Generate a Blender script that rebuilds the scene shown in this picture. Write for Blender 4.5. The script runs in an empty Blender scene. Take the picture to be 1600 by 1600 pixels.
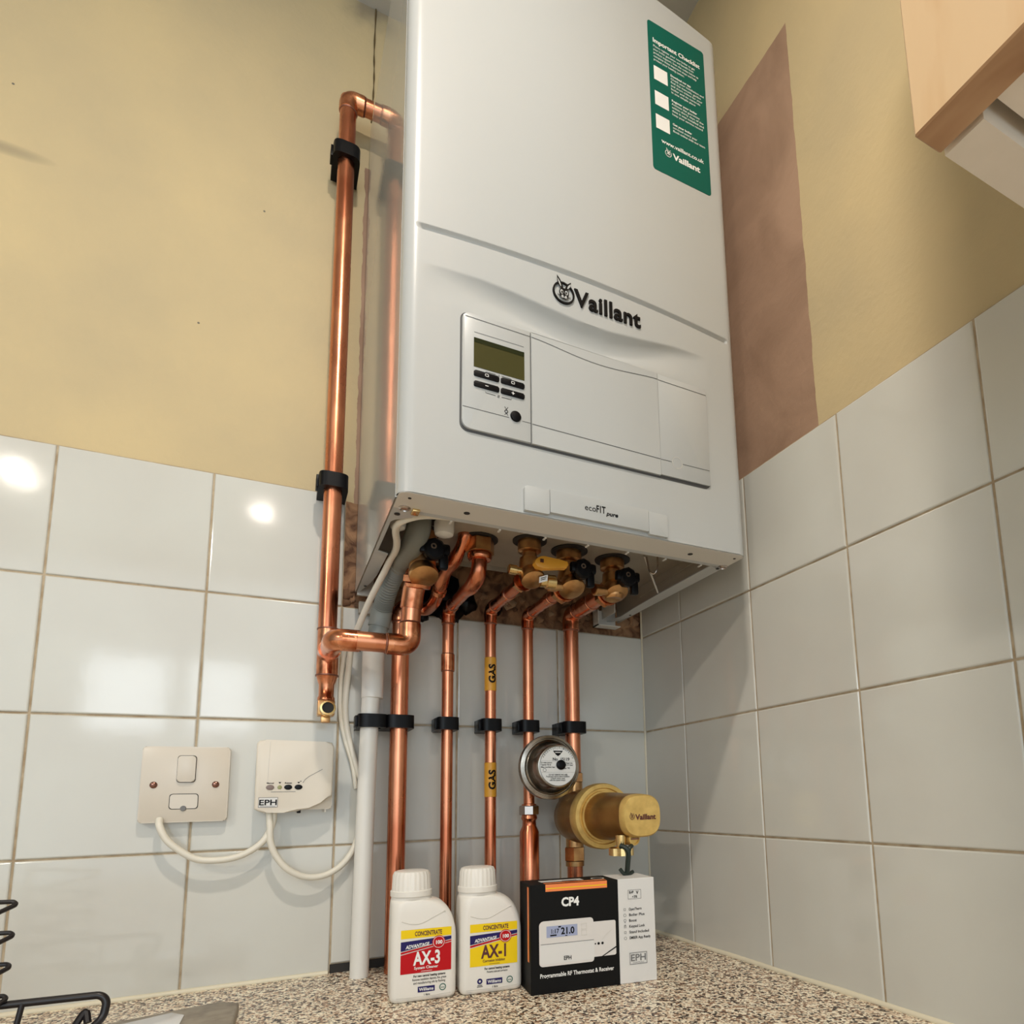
import bpy, bmesh, math, random
from mathutils import Vector, Matrix
random.seed(7)
S = bpy.context.scene
COL = S.collection
PI = math.pi

# ------------------------------------------------------------------ camera
cam = bpy.data.cameras.new('camera'); camo = bpy.data.objects.new('camera', cam); COL.objects.link(camo)
YAW, PITCH, ROLL = 0.4691, 0.1474, -0.0227
CAMP = Vector((-0.5332, -0.8652, 0.2005))
_f = Vector((math.sin(YAW)*math.cos(PITCH), math.cos(YAW)*math.cos(PITCH), math.sin(PITCH)))
_r = Vector((math.cos(YAW), -math.sin(YAW), 0)); _d = _f.cross(_r)
_c, _s = math.cos(ROLL), math.sin(ROLL)
_r2 = _c*_r - _s*_d; _d2 = _s*_r + _c*_d
M = Matrix(((_r2.x, -_d2.x, -_f.x, CAMP.x), (_r2.y, -_d2.y, -_f.y, CAMP.y), (_r2.z, -_d2.z, -_f.z, CAMP.z), (0, 0, 0, 1)))
camo.matrix_world = M
cam.sensor_width = 36; cam.lens = 998.74/1600*36
cam.shift_x = (800-923.89)/1600; cam.shift_y = (1099.89-800)/1600
cam.clip_start = 0.01; cam.clip_end = 50
S.camera = camo

# ------------------------------------------------------------------ light
S.view_settings.view_transform = 'Standard'; S.view_settings.look = 'None'
S.view_settings.gamma = 1; S.view_settings.use_curve_mapping = False
S.view_settings.exposure = 0.0
W = bpy.data.worlds.new('room_air'); S.world = W; W.use_nodes = True
wn = W.node_tree.nodes; wl = W.node_tree.links
bg = wn['Background']
geo = wn.new('ShaderNodeTexCoord'); sep = wn.new('ShaderNodeVectorMath'); sep.operation = 'DOT_PRODUCT'; wl.new(geo.outputs['Generated'], sep.inputs[0]); sep.inputs[1].default_value = (0.05, -0.99, -0.10)
mr = wn.new('ShaderNodeMapRange'); wl.new(sep.outputs['Value'], mr.inputs[0])
mr.inputs[1].default_value = 0.35; mr.inputs[2].default_value = 1.0
wr = wn.new('ShaderNodeValToRGB'); wl.new(mr.outputs[0], wr.inputs[0])
wr.color_ramp.elements[0].color = (0.10, 0.11, 0.105, 1); wr.color_ramp.elements[1].color = (0.78, 0.91, 1.0, 1)
wl.new(wr.outputs[0], bg.inputs[0]); bg.inputs[1].default_value = 2.15
CEIL = 1.416
def area(name, loc, size, power, color, rot=(0,0,0), shape='DISK', sy=None):
    l = bpy.data.lights.new(name, 'AREA'); l.shape = shape; l.size = size
    if sy: l.size_y = sy
    l.energy = power; l.color = color
    o = bpy.data.objects.new(name, l); COL.objects.link(o); o.location = loc; o.rotation_euler = rot
    return o
WARM = (1.0, 0.90, 0.78)
area('downlight_lamp', (-0.50, -0.845, CEIL-0.012), 0.055, 9.0, WARM)
area('downlight_lamp', (-0.603, -1.97, CEIL-0.012), 0.07, 1.6, WARM)
area('downlight_lamp', (-1.393, -1.97, CEIL-0.012), 0.07, 3.5, WARM)
area('downlight_lamp', (-2.18, -1.97, CEIL-0.012), 0.20, 24.0, WARM)
COOL = (0.84, 0.93, 1.0)
area('window_daylight', (-1.11, -2.6, 0.72), 0.30, 2.2, COOL, (PI/2, 0, 0), 'RECTANGLE', 0.34)
area('window_daylight', (-0.74, -2.6, 0.72), 0.26, 1.8, COOL, (PI/2, 0, 0), 'RECTANGLE', 0.34)

# ------------------------------------------------------------------ materials
def mat(name, col, rough=0.5, metal=0.0, col2=None, nscale=20, bump=0.0, bscale=200, rough2=None, coat=0.0, spec=None, stretch=None, lo=0.35, hi=0.65):
    m = bpy.data.materials.new(name); m.use_nodes = True
    n = m.node_tree.nodes; l = m.node_tree.links; b = n['Principled BSDF']
    b.inputs['Base Color'].default_value = (*col, 1); b.inputs['Roughness'].default_value = rough; b.inputs['Metallic'].default_value = metal
    if coat: b.inputs['Coat Weight'].default_value = coat; b.inputs['Coat Roughness'].default_value = 0.05
    if spec is not None: b.inputs['Specular IOR Level'].default_value = spec
    tc = n.new('ShaderNodeTexCoord'); mp = n.new('ShaderNodeMapping'); l.new(tc.outputs['Object'], mp.inputs[0])
    if stretch: mp.inputs['Scale'].default_value = stretch
    if col2 or rough2 is not None:
        t = n.new('ShaderNodeTexNoise'); t.inputs['Scale'].default_value = nscale; t.inputs['Detail'].default_value = 5; l.new(mp.outputs[0], t.inputs[0])
        if col2:
            r = n.new('ShaderNodeValToRGB'); l.new(t.outputs[0], r.inputs[0])
            r.color_ramp.elements[0].position = lo; r.color_ramp.elements[1].position = hi
            r.color_ramp.elements[0].color = (*col2, 1); r.color_ramp.elements[1].color = (*col, 1)
            l.new(r.outputs[0], b.inputs['Base Color'])
        if rough2 is not None:
            q = n.new('ShaderNodeMapRange'); l.new(t.outputs[0], q.inputs[0]); q.inputs[1].default_value = 0.3; q.inputs[2].default_value = 0.7
            q.inputs[3].default_value = rough; q.inputs[4].default_value = rough2; l.new(q.outputs[0], b.inputs['Roughness'])
    if bump:
        t2 = n.new('ShaderNodeTexNoise'); t2.inputs['Scale'].default_value = bscale; t2.inputs['Detail'].default_value = 4; l.new(mp.outputs[0], t2.inputs[0])
        bp = n.new('ShaderNodeBump'); bp.inputs['Strength'].default_value = 1; bp.inputs['Distance'].default_value = bump
        l.new(t2.outputs[0], bp.inputs['Height']); l.new(bp.outputs[0], b.inputs['Normal'])
    return m
WHITE = mat('white_enamel', (0.475, 0.485, 0.475), 0.28, bump=0.00003, bscale=900)
SIDE = mat('glossy_side_enamel', (0.50, 0.49, 0.45), 0.07, spec=0.30)
LIP = mat('pale_grey_enamel', (0.66, 0.63, 0.57), 0.35)
UNDER = mat('galvanised_plate', (0.42, 0.38, 0.31), 0.45, col2=(0.36, 0.32, 0.26), nscale=30)
GAP = mat('dark_gap', (0.02, 0.018, 0.016), 0.7)
SEAM = mat('seam_grey', (0.07, 0.07, 0.07), 0.6)
COPPER = mat('copper', (0.80, 0.34, 0.19), 0.20, 1.0, col2=(0.52, 0.16, 0.08), nscale=26, rough2=0.34, stretch=(1, 1, 0.35))
COPFIT = mat('copper_fitting', (0.84, 0.37, 0.20), 0.17, 1.0, col2=(0.42, 0.12, 0.05), nscale=55, rough2=0.30)
SOLDER = mat('solder_ring', (0.28, 0.12, 0.08), 0.4, 0.8)
BRASS = mat('brass', (0.70, 0.42, 0.18), 0.30, 1.0, col2=(0.42, 0.21, 0.09), nscale=50)
YBRASS = mat('bright_brass', (0.85, 0.62, 0.28), 0.25, 1.0)
FILT = mat('gold_brass_body', (0.42, 0.23, 0.065), 0.38, 0.8, col2=(0.30, 0.15, 0.04), nscale=25)
FILTF = mat('gold_cap_face', (0.86, 0.60, 0.20), 0.40, 0.55, col2=(0.66, 0.43, 0.13), nscale=60)
CHROME = mat('chrome_nut', (0.50, 0.44, 0.40), 0.24, 1.0)
STEEL = mat('brushed_steel', (0.50, 0.47, 0.43), 0.26, 1.0, col2=(0.24, 0.21, 0.17), nscale=40)
BLACK = mat('black_plastic', (0.003, 0.003, 0.004), 0.35, spec=0.18)
DARKG = mat('dark_green_strap', (0.012, 0.022, 0.016), 0.5)
PVC = mat('white_pvc', (0.78, 0.76, 0.71), 0.35)
GREYP = mat('grey_plastic', (0.27, 0.29, 0.27), 0.5)
CABLE = mat('cream_cable', (0.76, 0.72, 0.62), 0.38)
SOCKET = mat('cream_socket_plastic', (0.66, 0.60, 0.51), 0.28)
RECV = mat('cream_receiver_plastic', (0.74, 0.68, 0.58), 0.35)
BOTTLE = mat('bottle_plastic', (0.80, 0.77, 0.71), 0.32)
INK = mat('black_ink', (0.006, 0.005, 0.005), 0.5, spec=0.15)
INKG = mat('grey_print', (0.18, 0.18, 0.18), 0.6)
PWHITE = mat('print_white', (0.85, 0.85, 0.83), 0.5)
PRED = mat('print_red', (0.50, 0.006, 0.010), 0.45, spec=0.2)
PYEL = mat('print_yellow', (0.88, 0.62, 0.01), 0.45, spec=0.2)
PNAVY = mat('print_navy', (0.02, 0.015, 0.11), 0.45, spec=0.2)
PBROWN = mat('print_brown', (0.10, 0.02, 0.02), 0.5)
PGREEN = mat('print_green', (0.0, 0.105, 0.075), 0.5, spec=0.2)
PORANGE = mat('print_orange', (0.90, 0.25, 0.07), 0.4)
PTAPE = mat('gas_tape_yellow', (0.72, 0.34, 0.03), 0.4)
BOXBLK = mat('box_black_card', (0.006, 0.006, 0.006), 0.55, spec=0.15)
BOXWHT = mat('box_white_card', (0.74, 0.73, 0.71), 0.4)
LCD = mat('lcd_olive', (0.060, 0.055, 0.018), 0.25, spec=0.2)
LCDD = mat('lcd_dark_band', (0.020, 0.024, 0.008), 0.25, spec=0.2)
LCDB = mat('lcd_blue', (0.36, 0.40, 0.58), 0.4)
YLEVER = mat('yellow_lever', (0.72, 0.33, 0.03), 0.38)
SCREWM = mat('brown_screw', (0.30, 0.16, 0.13), 0.25, 1.0)
GROUT = mat('grout', (0.50, 0.41, 0.29), 0.9, col2=(0.36, 0.27, 0.17), nscale=60, bump=0.0004, bscale=500)
TILE = mat('glazed_tile', (0.63, 0.63, 0.58), 0.09, col2=(0.60, 0.59, 0.54), nscale=7, bump=0.00006, bscale=60)
YPLAS = mat('yellow_plaster', (0.60, 0.47, 0.26), 0.75, col2=(0.55, 0.44, 0.26), nscale=6, bump=0.0006, bscale=120)
SEAL = mat('cream_sealant', (0.74, 0.68, 0.52), 0.45)
CEILM = mat('ceiling_paint', (0.52, 0.51, 0.47), 0.8)
CHIP = mat('cabinet_underside', (0.80, 0.72, 0.62), 0.6, col2=(0.74, 0.66, 0.55), nscale=25)
WIRE = mat('black_wire', (0.010, 0.007, 0.008), 0.35)
CLOTH = mat('grey_tray', (0.32, 0.28, 0.22), 0.5, col2=(0.20, 0.17, 0.13), nscale=60)

def wood(name, a, b, scale, axis):
    m = bpy.data.materials.new(name); m.use_nodes = True; n = m.node_tree.nodes; l = m.node_tree.links; p = n['Principled BSDF']
    tc = n.new('ShaderNodeTexCoord'); mp = n.new('ShaderNodeMapping'); mp.inputs['Scale'].default_value = axis; l.new(tc.outputs['Object'], mp.inputs[0])
    t = n.new('ShaderNodeTexNoise'); t.inputs['Scale'].default_value = scale; t.inputs['Detail'].default_value = 3; t.inputs['Distortion'].default_value = 0.4; l.new(mp.outputs[0], t.inputs[0])
    r = n.new('ShaderNodeValToRGB'); r.color_ramp.elements[0].position = .38; r.color_ramp.elements[1].position = .6
    r.color_ramp.elements[0].color = (*b, 1); r.color_ramp.elements[1].color = (*a, 1); l.new(t.outputs[0], r.inputs[0]); l.new(r.outputs[0], p.inputs['Base Color'])
    p.inputs['Roughness'].default_value = .45
    return m
MAPLE = wood('pale_maple', (0.82, 0.58, 0.34), (0.75, 0.49, 0.26), 30, (1, 1.6, 0.25))
MAPLESHADE = wood('maple_in_shade', (0.50, 0.30, 0.16), (0.36, 0.19, 0.09), 35, (1, .3, 1))  # browner maple, with the door underside's shade put into the colour

def granite():
    m = bpy.data.materials.new('speckled_laminate'); m.use_nodes = True; n = m.node_tree.nodes; l = m.node_tree.links; p = n['Principled BSDF']
    tc = n.new('ShaderNodeTexCoord')
    def ramp(src, stops):
        r = n.new('ShaderNodeValToRGB'); r.color_ramp.interpolation = 'CONSTANT' if len(stops) > 2 else 'LINEAR'
        e = r.color_ramp.elements
        while len(e) < len(stops): e.new(0.5)
        for i, (q, c) in enumerate(stops): e[i].position = q; e[i].color = (*c, 1)
        l.new(src, r.inputs[0]); return r.outputs[0]
    v = n.new('ShaderNodeTexVoronoi'); v.inputs['Scale'].default_value = 360; l.new(tc.outputs['Object'], v.inputs['Vector'])
    sp = n.new('ShaderNodeSeparateColor'); l.new(v.outputs['Color'], sp.inputs[0])
    c1 = ramp(sp.outputs[0], [(0, (0.035, 0.018, 0.012)), (0.17, (0.30, 0.17, 0.10)), (0.30, (0.74, 0.58, 0.42)), (0.62, (0.95, 0.87, 0.70))])
    v2 = n.new('ShaderNodeTexVoronoi'); v2.inputs['Scale'].default_value = 620; l.new(tc.outputs['Object'], v2.inputs['Vector'])
    sp2 = n.new('ShaderNodeSeparateColor'); l.new(v2.outputs['Color'], sp2.inputs[0])
    c2 = ramp(sp2.outputs[1], [(0, (0.05, 0.03, 0.02)), (0.20, (1, 1, 1)), (0.9, (1, 1, 1))])
    mx = n.new('ShaderNodeMix'); mx.data_type = 'RGBA'; mx.inputs[0].default_value = 0.8
    mx.blend_type = 'MULTIPLY'; l.new(c1, mx.inputs[6]); l.new(c2, mx.inputs[7]); l.new(mx.outputs[2], p.inputs['Base Color'])
    p.inputs['Roughness'].default_value = 0.35
    return m
GRAN = granite()

# ------------------------------------------------------------------ mesh helpers
def link(name, verts, faces, m, parent=None, smooth=False, mats=None, fm=None, origin=None):
    me = bpy.data.meshes.new(name); me.from_pydata([tuple(v) for v in verts], [], faces); me.update()
    for q in (mats or [m]): me.materials.append(q)
    if fm: me.polygons.foreach_set('material_index', fm)
    if smooth:
        me.polygons.foreach_set('use_smooth', [True]*len(me.polygons))
        try: me.set_sharp_from_angle(angle=math.radians(38))
        except Exception: pass
    bm = bmesh.new(); bm.from_mesh(me); bmesh.ops.recalc_face_normals(bm, faces=bm.faces) if smooth != 'raw' else None; bm.to_mesh(me); bm.free()
    o = bpy.data.objects.new(name, me); COL.objects.link(o)
    if parent: o.parent = parent
    return o
def thing(name, label, cat, loc=(0, 0, 0), rz=0, group=None):
    o = bpy.data.objects.new(name, None); COL.objects.link(o); o.location = loc; o.rotation_euler = (0, 0, rz)
    o.empty_display_size = .02; o['label'] = label; o['category'] = cat
    if group: o['group'] = group
    return o
def tag(o, label, cat, group=None):
    o['label'] = label; o['category'] = cat
    if group: o['group'] = group
    return o
def struct(o): o['kind'] = 'structure'; return o
class G:   # geometry bucket in world (or thing-local) coordinates
    def __init__(s, off=(0, 0, 0)): s.v = []; s.f = []; s.mi = []; s.mats = []; s.off = Vector(off); s.seg = []
    def _m(s, m):
        if m not in s.mats: s.mats.append(m)
        return s.mats.index(m)
    def add(s, verts, faces, m):
        b = len(s.v); k = s._m(m); s.seg.append((len(s.v), len(s.f))); s.v += [Vector(v)-s.off for v in verts]
        for f in faces: s.f.append([i+b for i in f]); s.mi.append(k)
        return s
    def obj(s, name, parent=None, smooth=True): return link(name, s.v, s.f, None, parent, smooth, s.mats, s.mi)
    def split(s, name, parent=None, smooth=True, kind=None):
        ends = s.seg[1:]+[(len(s.v), len(s.f))]
        for (v0, f0), (v1, f1) in zip(s.seg, ends):
            used = sorted(set(s.mi[f0:f1])); o = link(name, s.v[v0:v1], [[i-v0 for i in f] for f in s.f[f0:f1]], None, parent, smooth, [s.mats[u] for u in used], [used.index(q) for q in s.mi[f0:f1]])
    def box(s, a, b, m, bev=0, seg=2):
        bm = bmesh.new(); bmesh.ops.create_cube(bm, size=1)
        for v in bm.verts: v.co = Vector([(a[i]+b[i])/2 + v.co[i]*(b[i]-a[i]) for i in range(3)])
        if bev: bmesh.ops.bevel(bm, geom=bm.edges[:], offset=bev, segments=seg, profile=.5, affect='EDGES')
        return s.bm(bm, m)
    def bm(s, bm, m, mtx=None):
        if mtx: bm.transform(mtx)
        bm.verts.index_update()
        s.add([v.co.copy() for v in bm.verts], [[v.index for v in f.verts] for f in bm.faces], m); bm.free(); return s
    def prism(s, pts, fn, d0, d1, m, bev=0, seg=2):
        """outline pts (2D) extruded from depth d0 to d1; fn(u, v, d) -> xyz"""
        bm = bmesh.new(); a = [bm.verts.new((p[0], p[1], d0)) for p in pts]; b = [bm.verts.new((p[0], p[1], d1)) for p in pts]
        n = len(pts); bm.faces.new(a[::-1]); top = bm.faces.new(b)
        for i in range(n): bm.faces.new([a[i], a[(i+1) % n], b[(i+1) % n], b[i]])
        if bev:
            es = [e for e in bm.edges if e.verts[0].co.z == e.verts[1].co.z and abs(e.verts[0].co.z-d1) < 1e-9]
            bmesh.ops.bevel(bm, geom=es, offset=bev, segments=seg, profile=.5, affect='EDGES')
        bm.verts.index_update()
        s.add([fn(*v.co) for v in bm.verts], [[v.index for v in f.verts] for f in bm.faces], m); bm.free(); return s
    def lathe(s, prof, org, axis, m, seg=40, ref=None, mod=None, cap=True):
        """prof: (radius, height) along axis from org"""
        ax = Vector(axis).normalized(); r0 = Vector(ref) if ref else (Vector((0, 0, 1)) if abs(ax.z) < .9 else Vector((1, 0, 0)))
        u = (r0-ax*r0.dot(ax)).normalized(); w = ax.cross(u); org = Vector(org); V = []; F = []
        for (r, h) in prof:
            for k in range(seg):
                a = 2*PI*k/seg; rr = r*(mod(k) if mod else 1); V.append(org+ax*h+u*math.cos(a)*rr+w*math.sin(a)*rr)
        for i in range(len(prof)-1):
            for k in range(seg):
                k2 = (k+1) % seg; F.append([i*seg+k, i*seg+k2, (i+1)*seg+k2, (i+1)*seg+k])
        if cap:
            if prof[0][0] > 1e-6: F.append(list(range(seg))[::-1])
            if prof[-1][0] > 1e-6: F.append([(len(prof)-1)*seg+k for k in range(seg)])
        return s.add(V, F, m)
    def hexn(s, r, h0, h1, org, axis, m, seg=6, ref=None):
        c = r*.08
        return s.lathe([(r*.86, h0), (r, h0+c), (r, h1-c), (r*.86, h1)], org, axis, m, seg, ref)
    def tube(s, path, r, m, seg=20, cap=True):
        """sweep; r number or list"""
        P = [Vector(p) for p in path]; n = len(P); R = r if isinstance(r, (list, tuple)) else [r]*n
        T = [((P[min(i+1, n-1)]-P[max(i-1, 0)])).normalized() for i in range(n)]
        up = Vector((0, 0, 1)) if abs(T[0].z) < .9 else Vector((1, 0, 0)); u = (up-T[0]*up.dot(T[0])).normalized(); V = []; F = []
        for i in range(n):
            u = (u-T[i]*u.dot(T[i])).normalized(); w = T[i].cross(u)
            for k in range(seg): a = 2*PI*k/seg; V.append(P[i]+(u*math.cos(a)+w*math.sin(a))*R[i])
        for i in range(n-1):
            for k in range(seg): k2 = (k+1) % seg; F.append([i*seg+k, i*seg+k2, (i+1)*seg+k2, (i+1)*seg+k])
        if cap: F += [list(range(seg))[::-1], [(n-1)*seg+k for k in range(seg)]]
        return s.add(V, F, m)
def fillet(pts, R, n=10):
    P = [Vector(p) for p in pts]; out = [P[0]]
    for i in range(1, len(P)-1):
        a = (P[i-1]-P[i]); b = (P[i+1]-P[i]); la, lb = a.length, b.length; a.normalize(); b.normalize()
        th = a.angle(b); d = min(R/math.tan(th/2), la*.49, lb*.49); r = d*math.tan(th/2)
        c = P[i]+(a+b).normalized()*(r/math.sin(th/2)); s0 = P[i]+a*d-c; s1 = P[i]+b*d-c; ang = s0.angle(s1); ax = s0.cross(s1).normalized()
        for k in range(n+1): out.append(c+(Matrix.Rotation(ang*k/n, 3, ax) @ s0))
    out.append(P[-1]); return out
def smoothpath(pts, n=8):
    P = [Vector(p) for p in pts]; P = [2*P[0]-P[1]]+P+[2*P[-1]-P[-2]]; out = []
    for i in range(1, len(P)-2):
        for k in range(n):
            t = k/n; a, b, c, d = P[i-1], P[i], P[i+1], P[i+2]
            out.append(.5*((2*b)+(-a+c)*t+(2*a-5*b+4*c-d)*t*t+(-a+3*b-3*c+d)*t**3))
    out.append(P[-2]); return out
def rrect(x0, y0, x1, y1, r, n=5):
    if isinstance(r, (int, float)): r = (r,)*4      # bl, br, tr, tl
    o = []
    for (cx, cy, a0, q) in ((x0+r[0], y0+r[0], PI, r[0]), (x1-r[1], y0+r[1], 1.5*PI, r[1]), (x1-r[2], y1-r[2], 0, r[2]), (x0+r[3], y1-r[3], .5*PI, r[3])):
        if q < 1e-6: o.append((cx, cy)); continue
        for k in range(n+1): a = a0+k*PI/2/n; o.append((cx+q*math.cos(a), cy+q*math.sin(a)))
    return o
def circ(cx, cy, r, n=24, ry=None): return [(cx+r*math.cos(2*PI*k/n), cy+(ry or r)*math.sin(2*PI*k/n)) for k in range(n)]
def ring(cx, cy, r0, r1, n=32):
    return circ(cx, cy, r0, n), circ(cx, cy, r1, n)
def elbow(g, a, p, b, r, R, L, m=COPFIT, ringm=SOLDER):
    a, p, b = Vector(a), Vector(p), Vector(b); da = (a-p).normalized(); db = (b-p).normalized()
    path = fillet([p+da*L, p, p+db*L], R, 12); path = [p+da*L, p+da*(L-.001)]+path[1:-1]+[p+db*(L-.001), p+db*L]
    g.tube(path, [r+.0002, r+.0014]+[r+.0014]*(len(path)-4)+[r+.0014, r+.0002], m, 24)
    for q, d in ((p+da*L, da), (p+db*L, db)): g.lathe([(r+.0001, 0), (r+.0010, 0), (r+.0006, .0012), (r, .0016)], q, d, ringm, 24)
def sleeve(g, c, axis, r, L, m=COPFIT):
    g.lathe([(r, -L/2-.001), (r+.0014, -L/2), (r+.0014, L/2), (r, L/2+.001)], c, axis, m, 24)
    for sgn in (-1, 1): g.lathe([(r+.0001, 0), (r+.0011, 0), (r+.0006, .0012), (r, .0014)], Vector(c)+Vector(axis)*sgn*L/2, Vector(axis)*sgn, SOLDER, 24)

# text -> flat polygons
def text_polys(body, size, bold=0.0, align='LEFT', sx=1.0, shear=0.0, spacing=1.0):
    cu = bpy.data.curves.new('t', 'FONT'); cu.body = body; cu.size = size; cu.offset = bold*size; cu.align_x = align; cu.shear = shear; cu.space_character = spacing
    cu.resolution_u = 3; cu.fill_mode = 'FRONT'
    o = bpy.data.objects.new('t', cu); COL.objects.link(o); bpy.context.view_layer.update()
    me = bpy.data.meshes.new_from_object(o.evaluated_get(bpy.context.evaluated_depsgraph_get()))
    V = [(v.co.x*sx, v.co.y) for v in me.vertices]; F = [list(p.vertices) for p in me.polygons]
    bpy.data.objects.remove(o); bpy.data.curves.remove(cu); bpy.data.meshes.remove(me)
    return V, F
class Print:   # flat printed layers on a plane
    def __init__(s, fn, off=(0, 0, 0)): s.fn = fn; s.g = G(off)
    def poly(s, pts, m, d=.0001): s.g.add([s.fn(u, v, d) for u, v in pts], [list(range(len(pts)))], m); return s
    def rect(s, x0, y0, x1, y1, m, d=.0001): return s.poly([(x0, y0), (x1, y0), (x1, y1), (x0, y1)], m, d)
    def frame(s, x0, y0, x1, y1, t, m, d=.0002):
        for a in ((x0, y0, x1, y0+t), (x0, y1-t, x1, y1), (x0, y0, x0+t, y1), (x1-t, y0, x1, y1)): s.rect(*a, m, d)
        return s
    def ring(s, cx, cy, r0, r1, m, d=.0002, n=32):
        a, b = ring(cx, cy, r0, r1, n); s.g.add([s.fn(u, v, d) for u, v in a+b], [[k, (k+1) % n, n+(k+1) % n, n+k] for k in range(n)], m); return s
    def stroke(s, pts, w, m, d=.0002):
        n = len(pts); L = []; R = []
        for i in range(n):
            a = pts[max(i-1, 0)]; b = pts[min(i+1, n-1)]; dx, dy = b[0]-a[0], b[1]-a[1]; q = math.hypot(dx, dy) or 1
            L.append((pts[i][0]-dy/q*w/2, pts[i][1]+dx/q*w/2)); R.append((pts[i][0]+dy/q*w/2, pts[i][1]-dx/q*w/2))
        s.g.add([s.fn(u, v, d) for u, v in L+R], [[i, i+1, n+i+1, n+i] for i in range(n-1)], m); return s
    def text(s, body, x, y, size, m, d=.0002, bold=0.0, align='LEFT', sx=1.0, rot=0, shear=0, width=None, spacing=1.0):
        V, F = text_polys(body, size, bold, align, sx, shear, spacing)
        if width and V:
            x0 = min(v[0] for v in V); x1 = max(v[0] for v in V); k = width/(x1-x0); V = [(v[0]*k, v[1]) for v in V]
        c, q = math.cos(rot), math.sin(rot)
        s.g.add([s.fn(x+a*c-b*q, y+a*q+b*c, d) for a, b in V], F, m); return s
    def obj(s, name, parent=None): return s.g.obj(name, parent, False)

# ================================================================== SETTING
ZR = [0.0, 0.1508, 0.3038, 0.4568, 0.6098]
def tiles(cells, place, name, parent, gd=.0012):
    g = G(); gg = G()
    for (u0, v0, u1, v1) in cells:
        h = .0011; b = .0016; t1, t2 = random.gauss(0, .0009), random.gauss(0, .0009)
        uc, vc = (u0+u1)/2, (v0+v1)/2
        def dz(u, v, base): return base+t1*(u-uc)+t2*(v-vc)
        rings = []
        for ins, dep in ((h, -.006), (h, -.0012), (h+b*.4, -.0003), (h+b, 0.0)):
            rings.append([(u0+ins, v0+ins, dep), (u1-ins, v0+ins, dep), (u1-ins, v1-ins, dep), (u0+ins, v1-ins, dep)])
        V = [place(u, v, dz(u, v, d)) for rg in rings for (u, v, d) in rg]
        F = [[12, 13, 14, 15]]
        for i in range(3):
            for k in range(4): F.append([i*4+k, i*4+(k+1) % 4, (i+1)*4+(k+1) % 4, (i+1)*4+k])
        g.add(V, F, TILE)
        gg.add([place(u, v, -.0016) for u, v in ((u0, v0), (u1, v0), (u1, v1), (u0, v1))]+[place(u, v, -.006) for u, v in ((u0, v0), (u1, v0), (u1, v1), (u0, v1))],
               [[0, 1, 2, 3], [7, 6, 5, 4], [0, 4, 5, 1], [1, 5, 6, 2], [2, 6, 7, 3], [3, 7, 4, 0]], GROUT)
    o = g.obj(name, parent, False); gg.obj('grout', parent, False); return o
XV = [0.0, -0.1499, -0.3029, -0.4559] + [-0.4559-.153*k for k in range(1, 12)]
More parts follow.
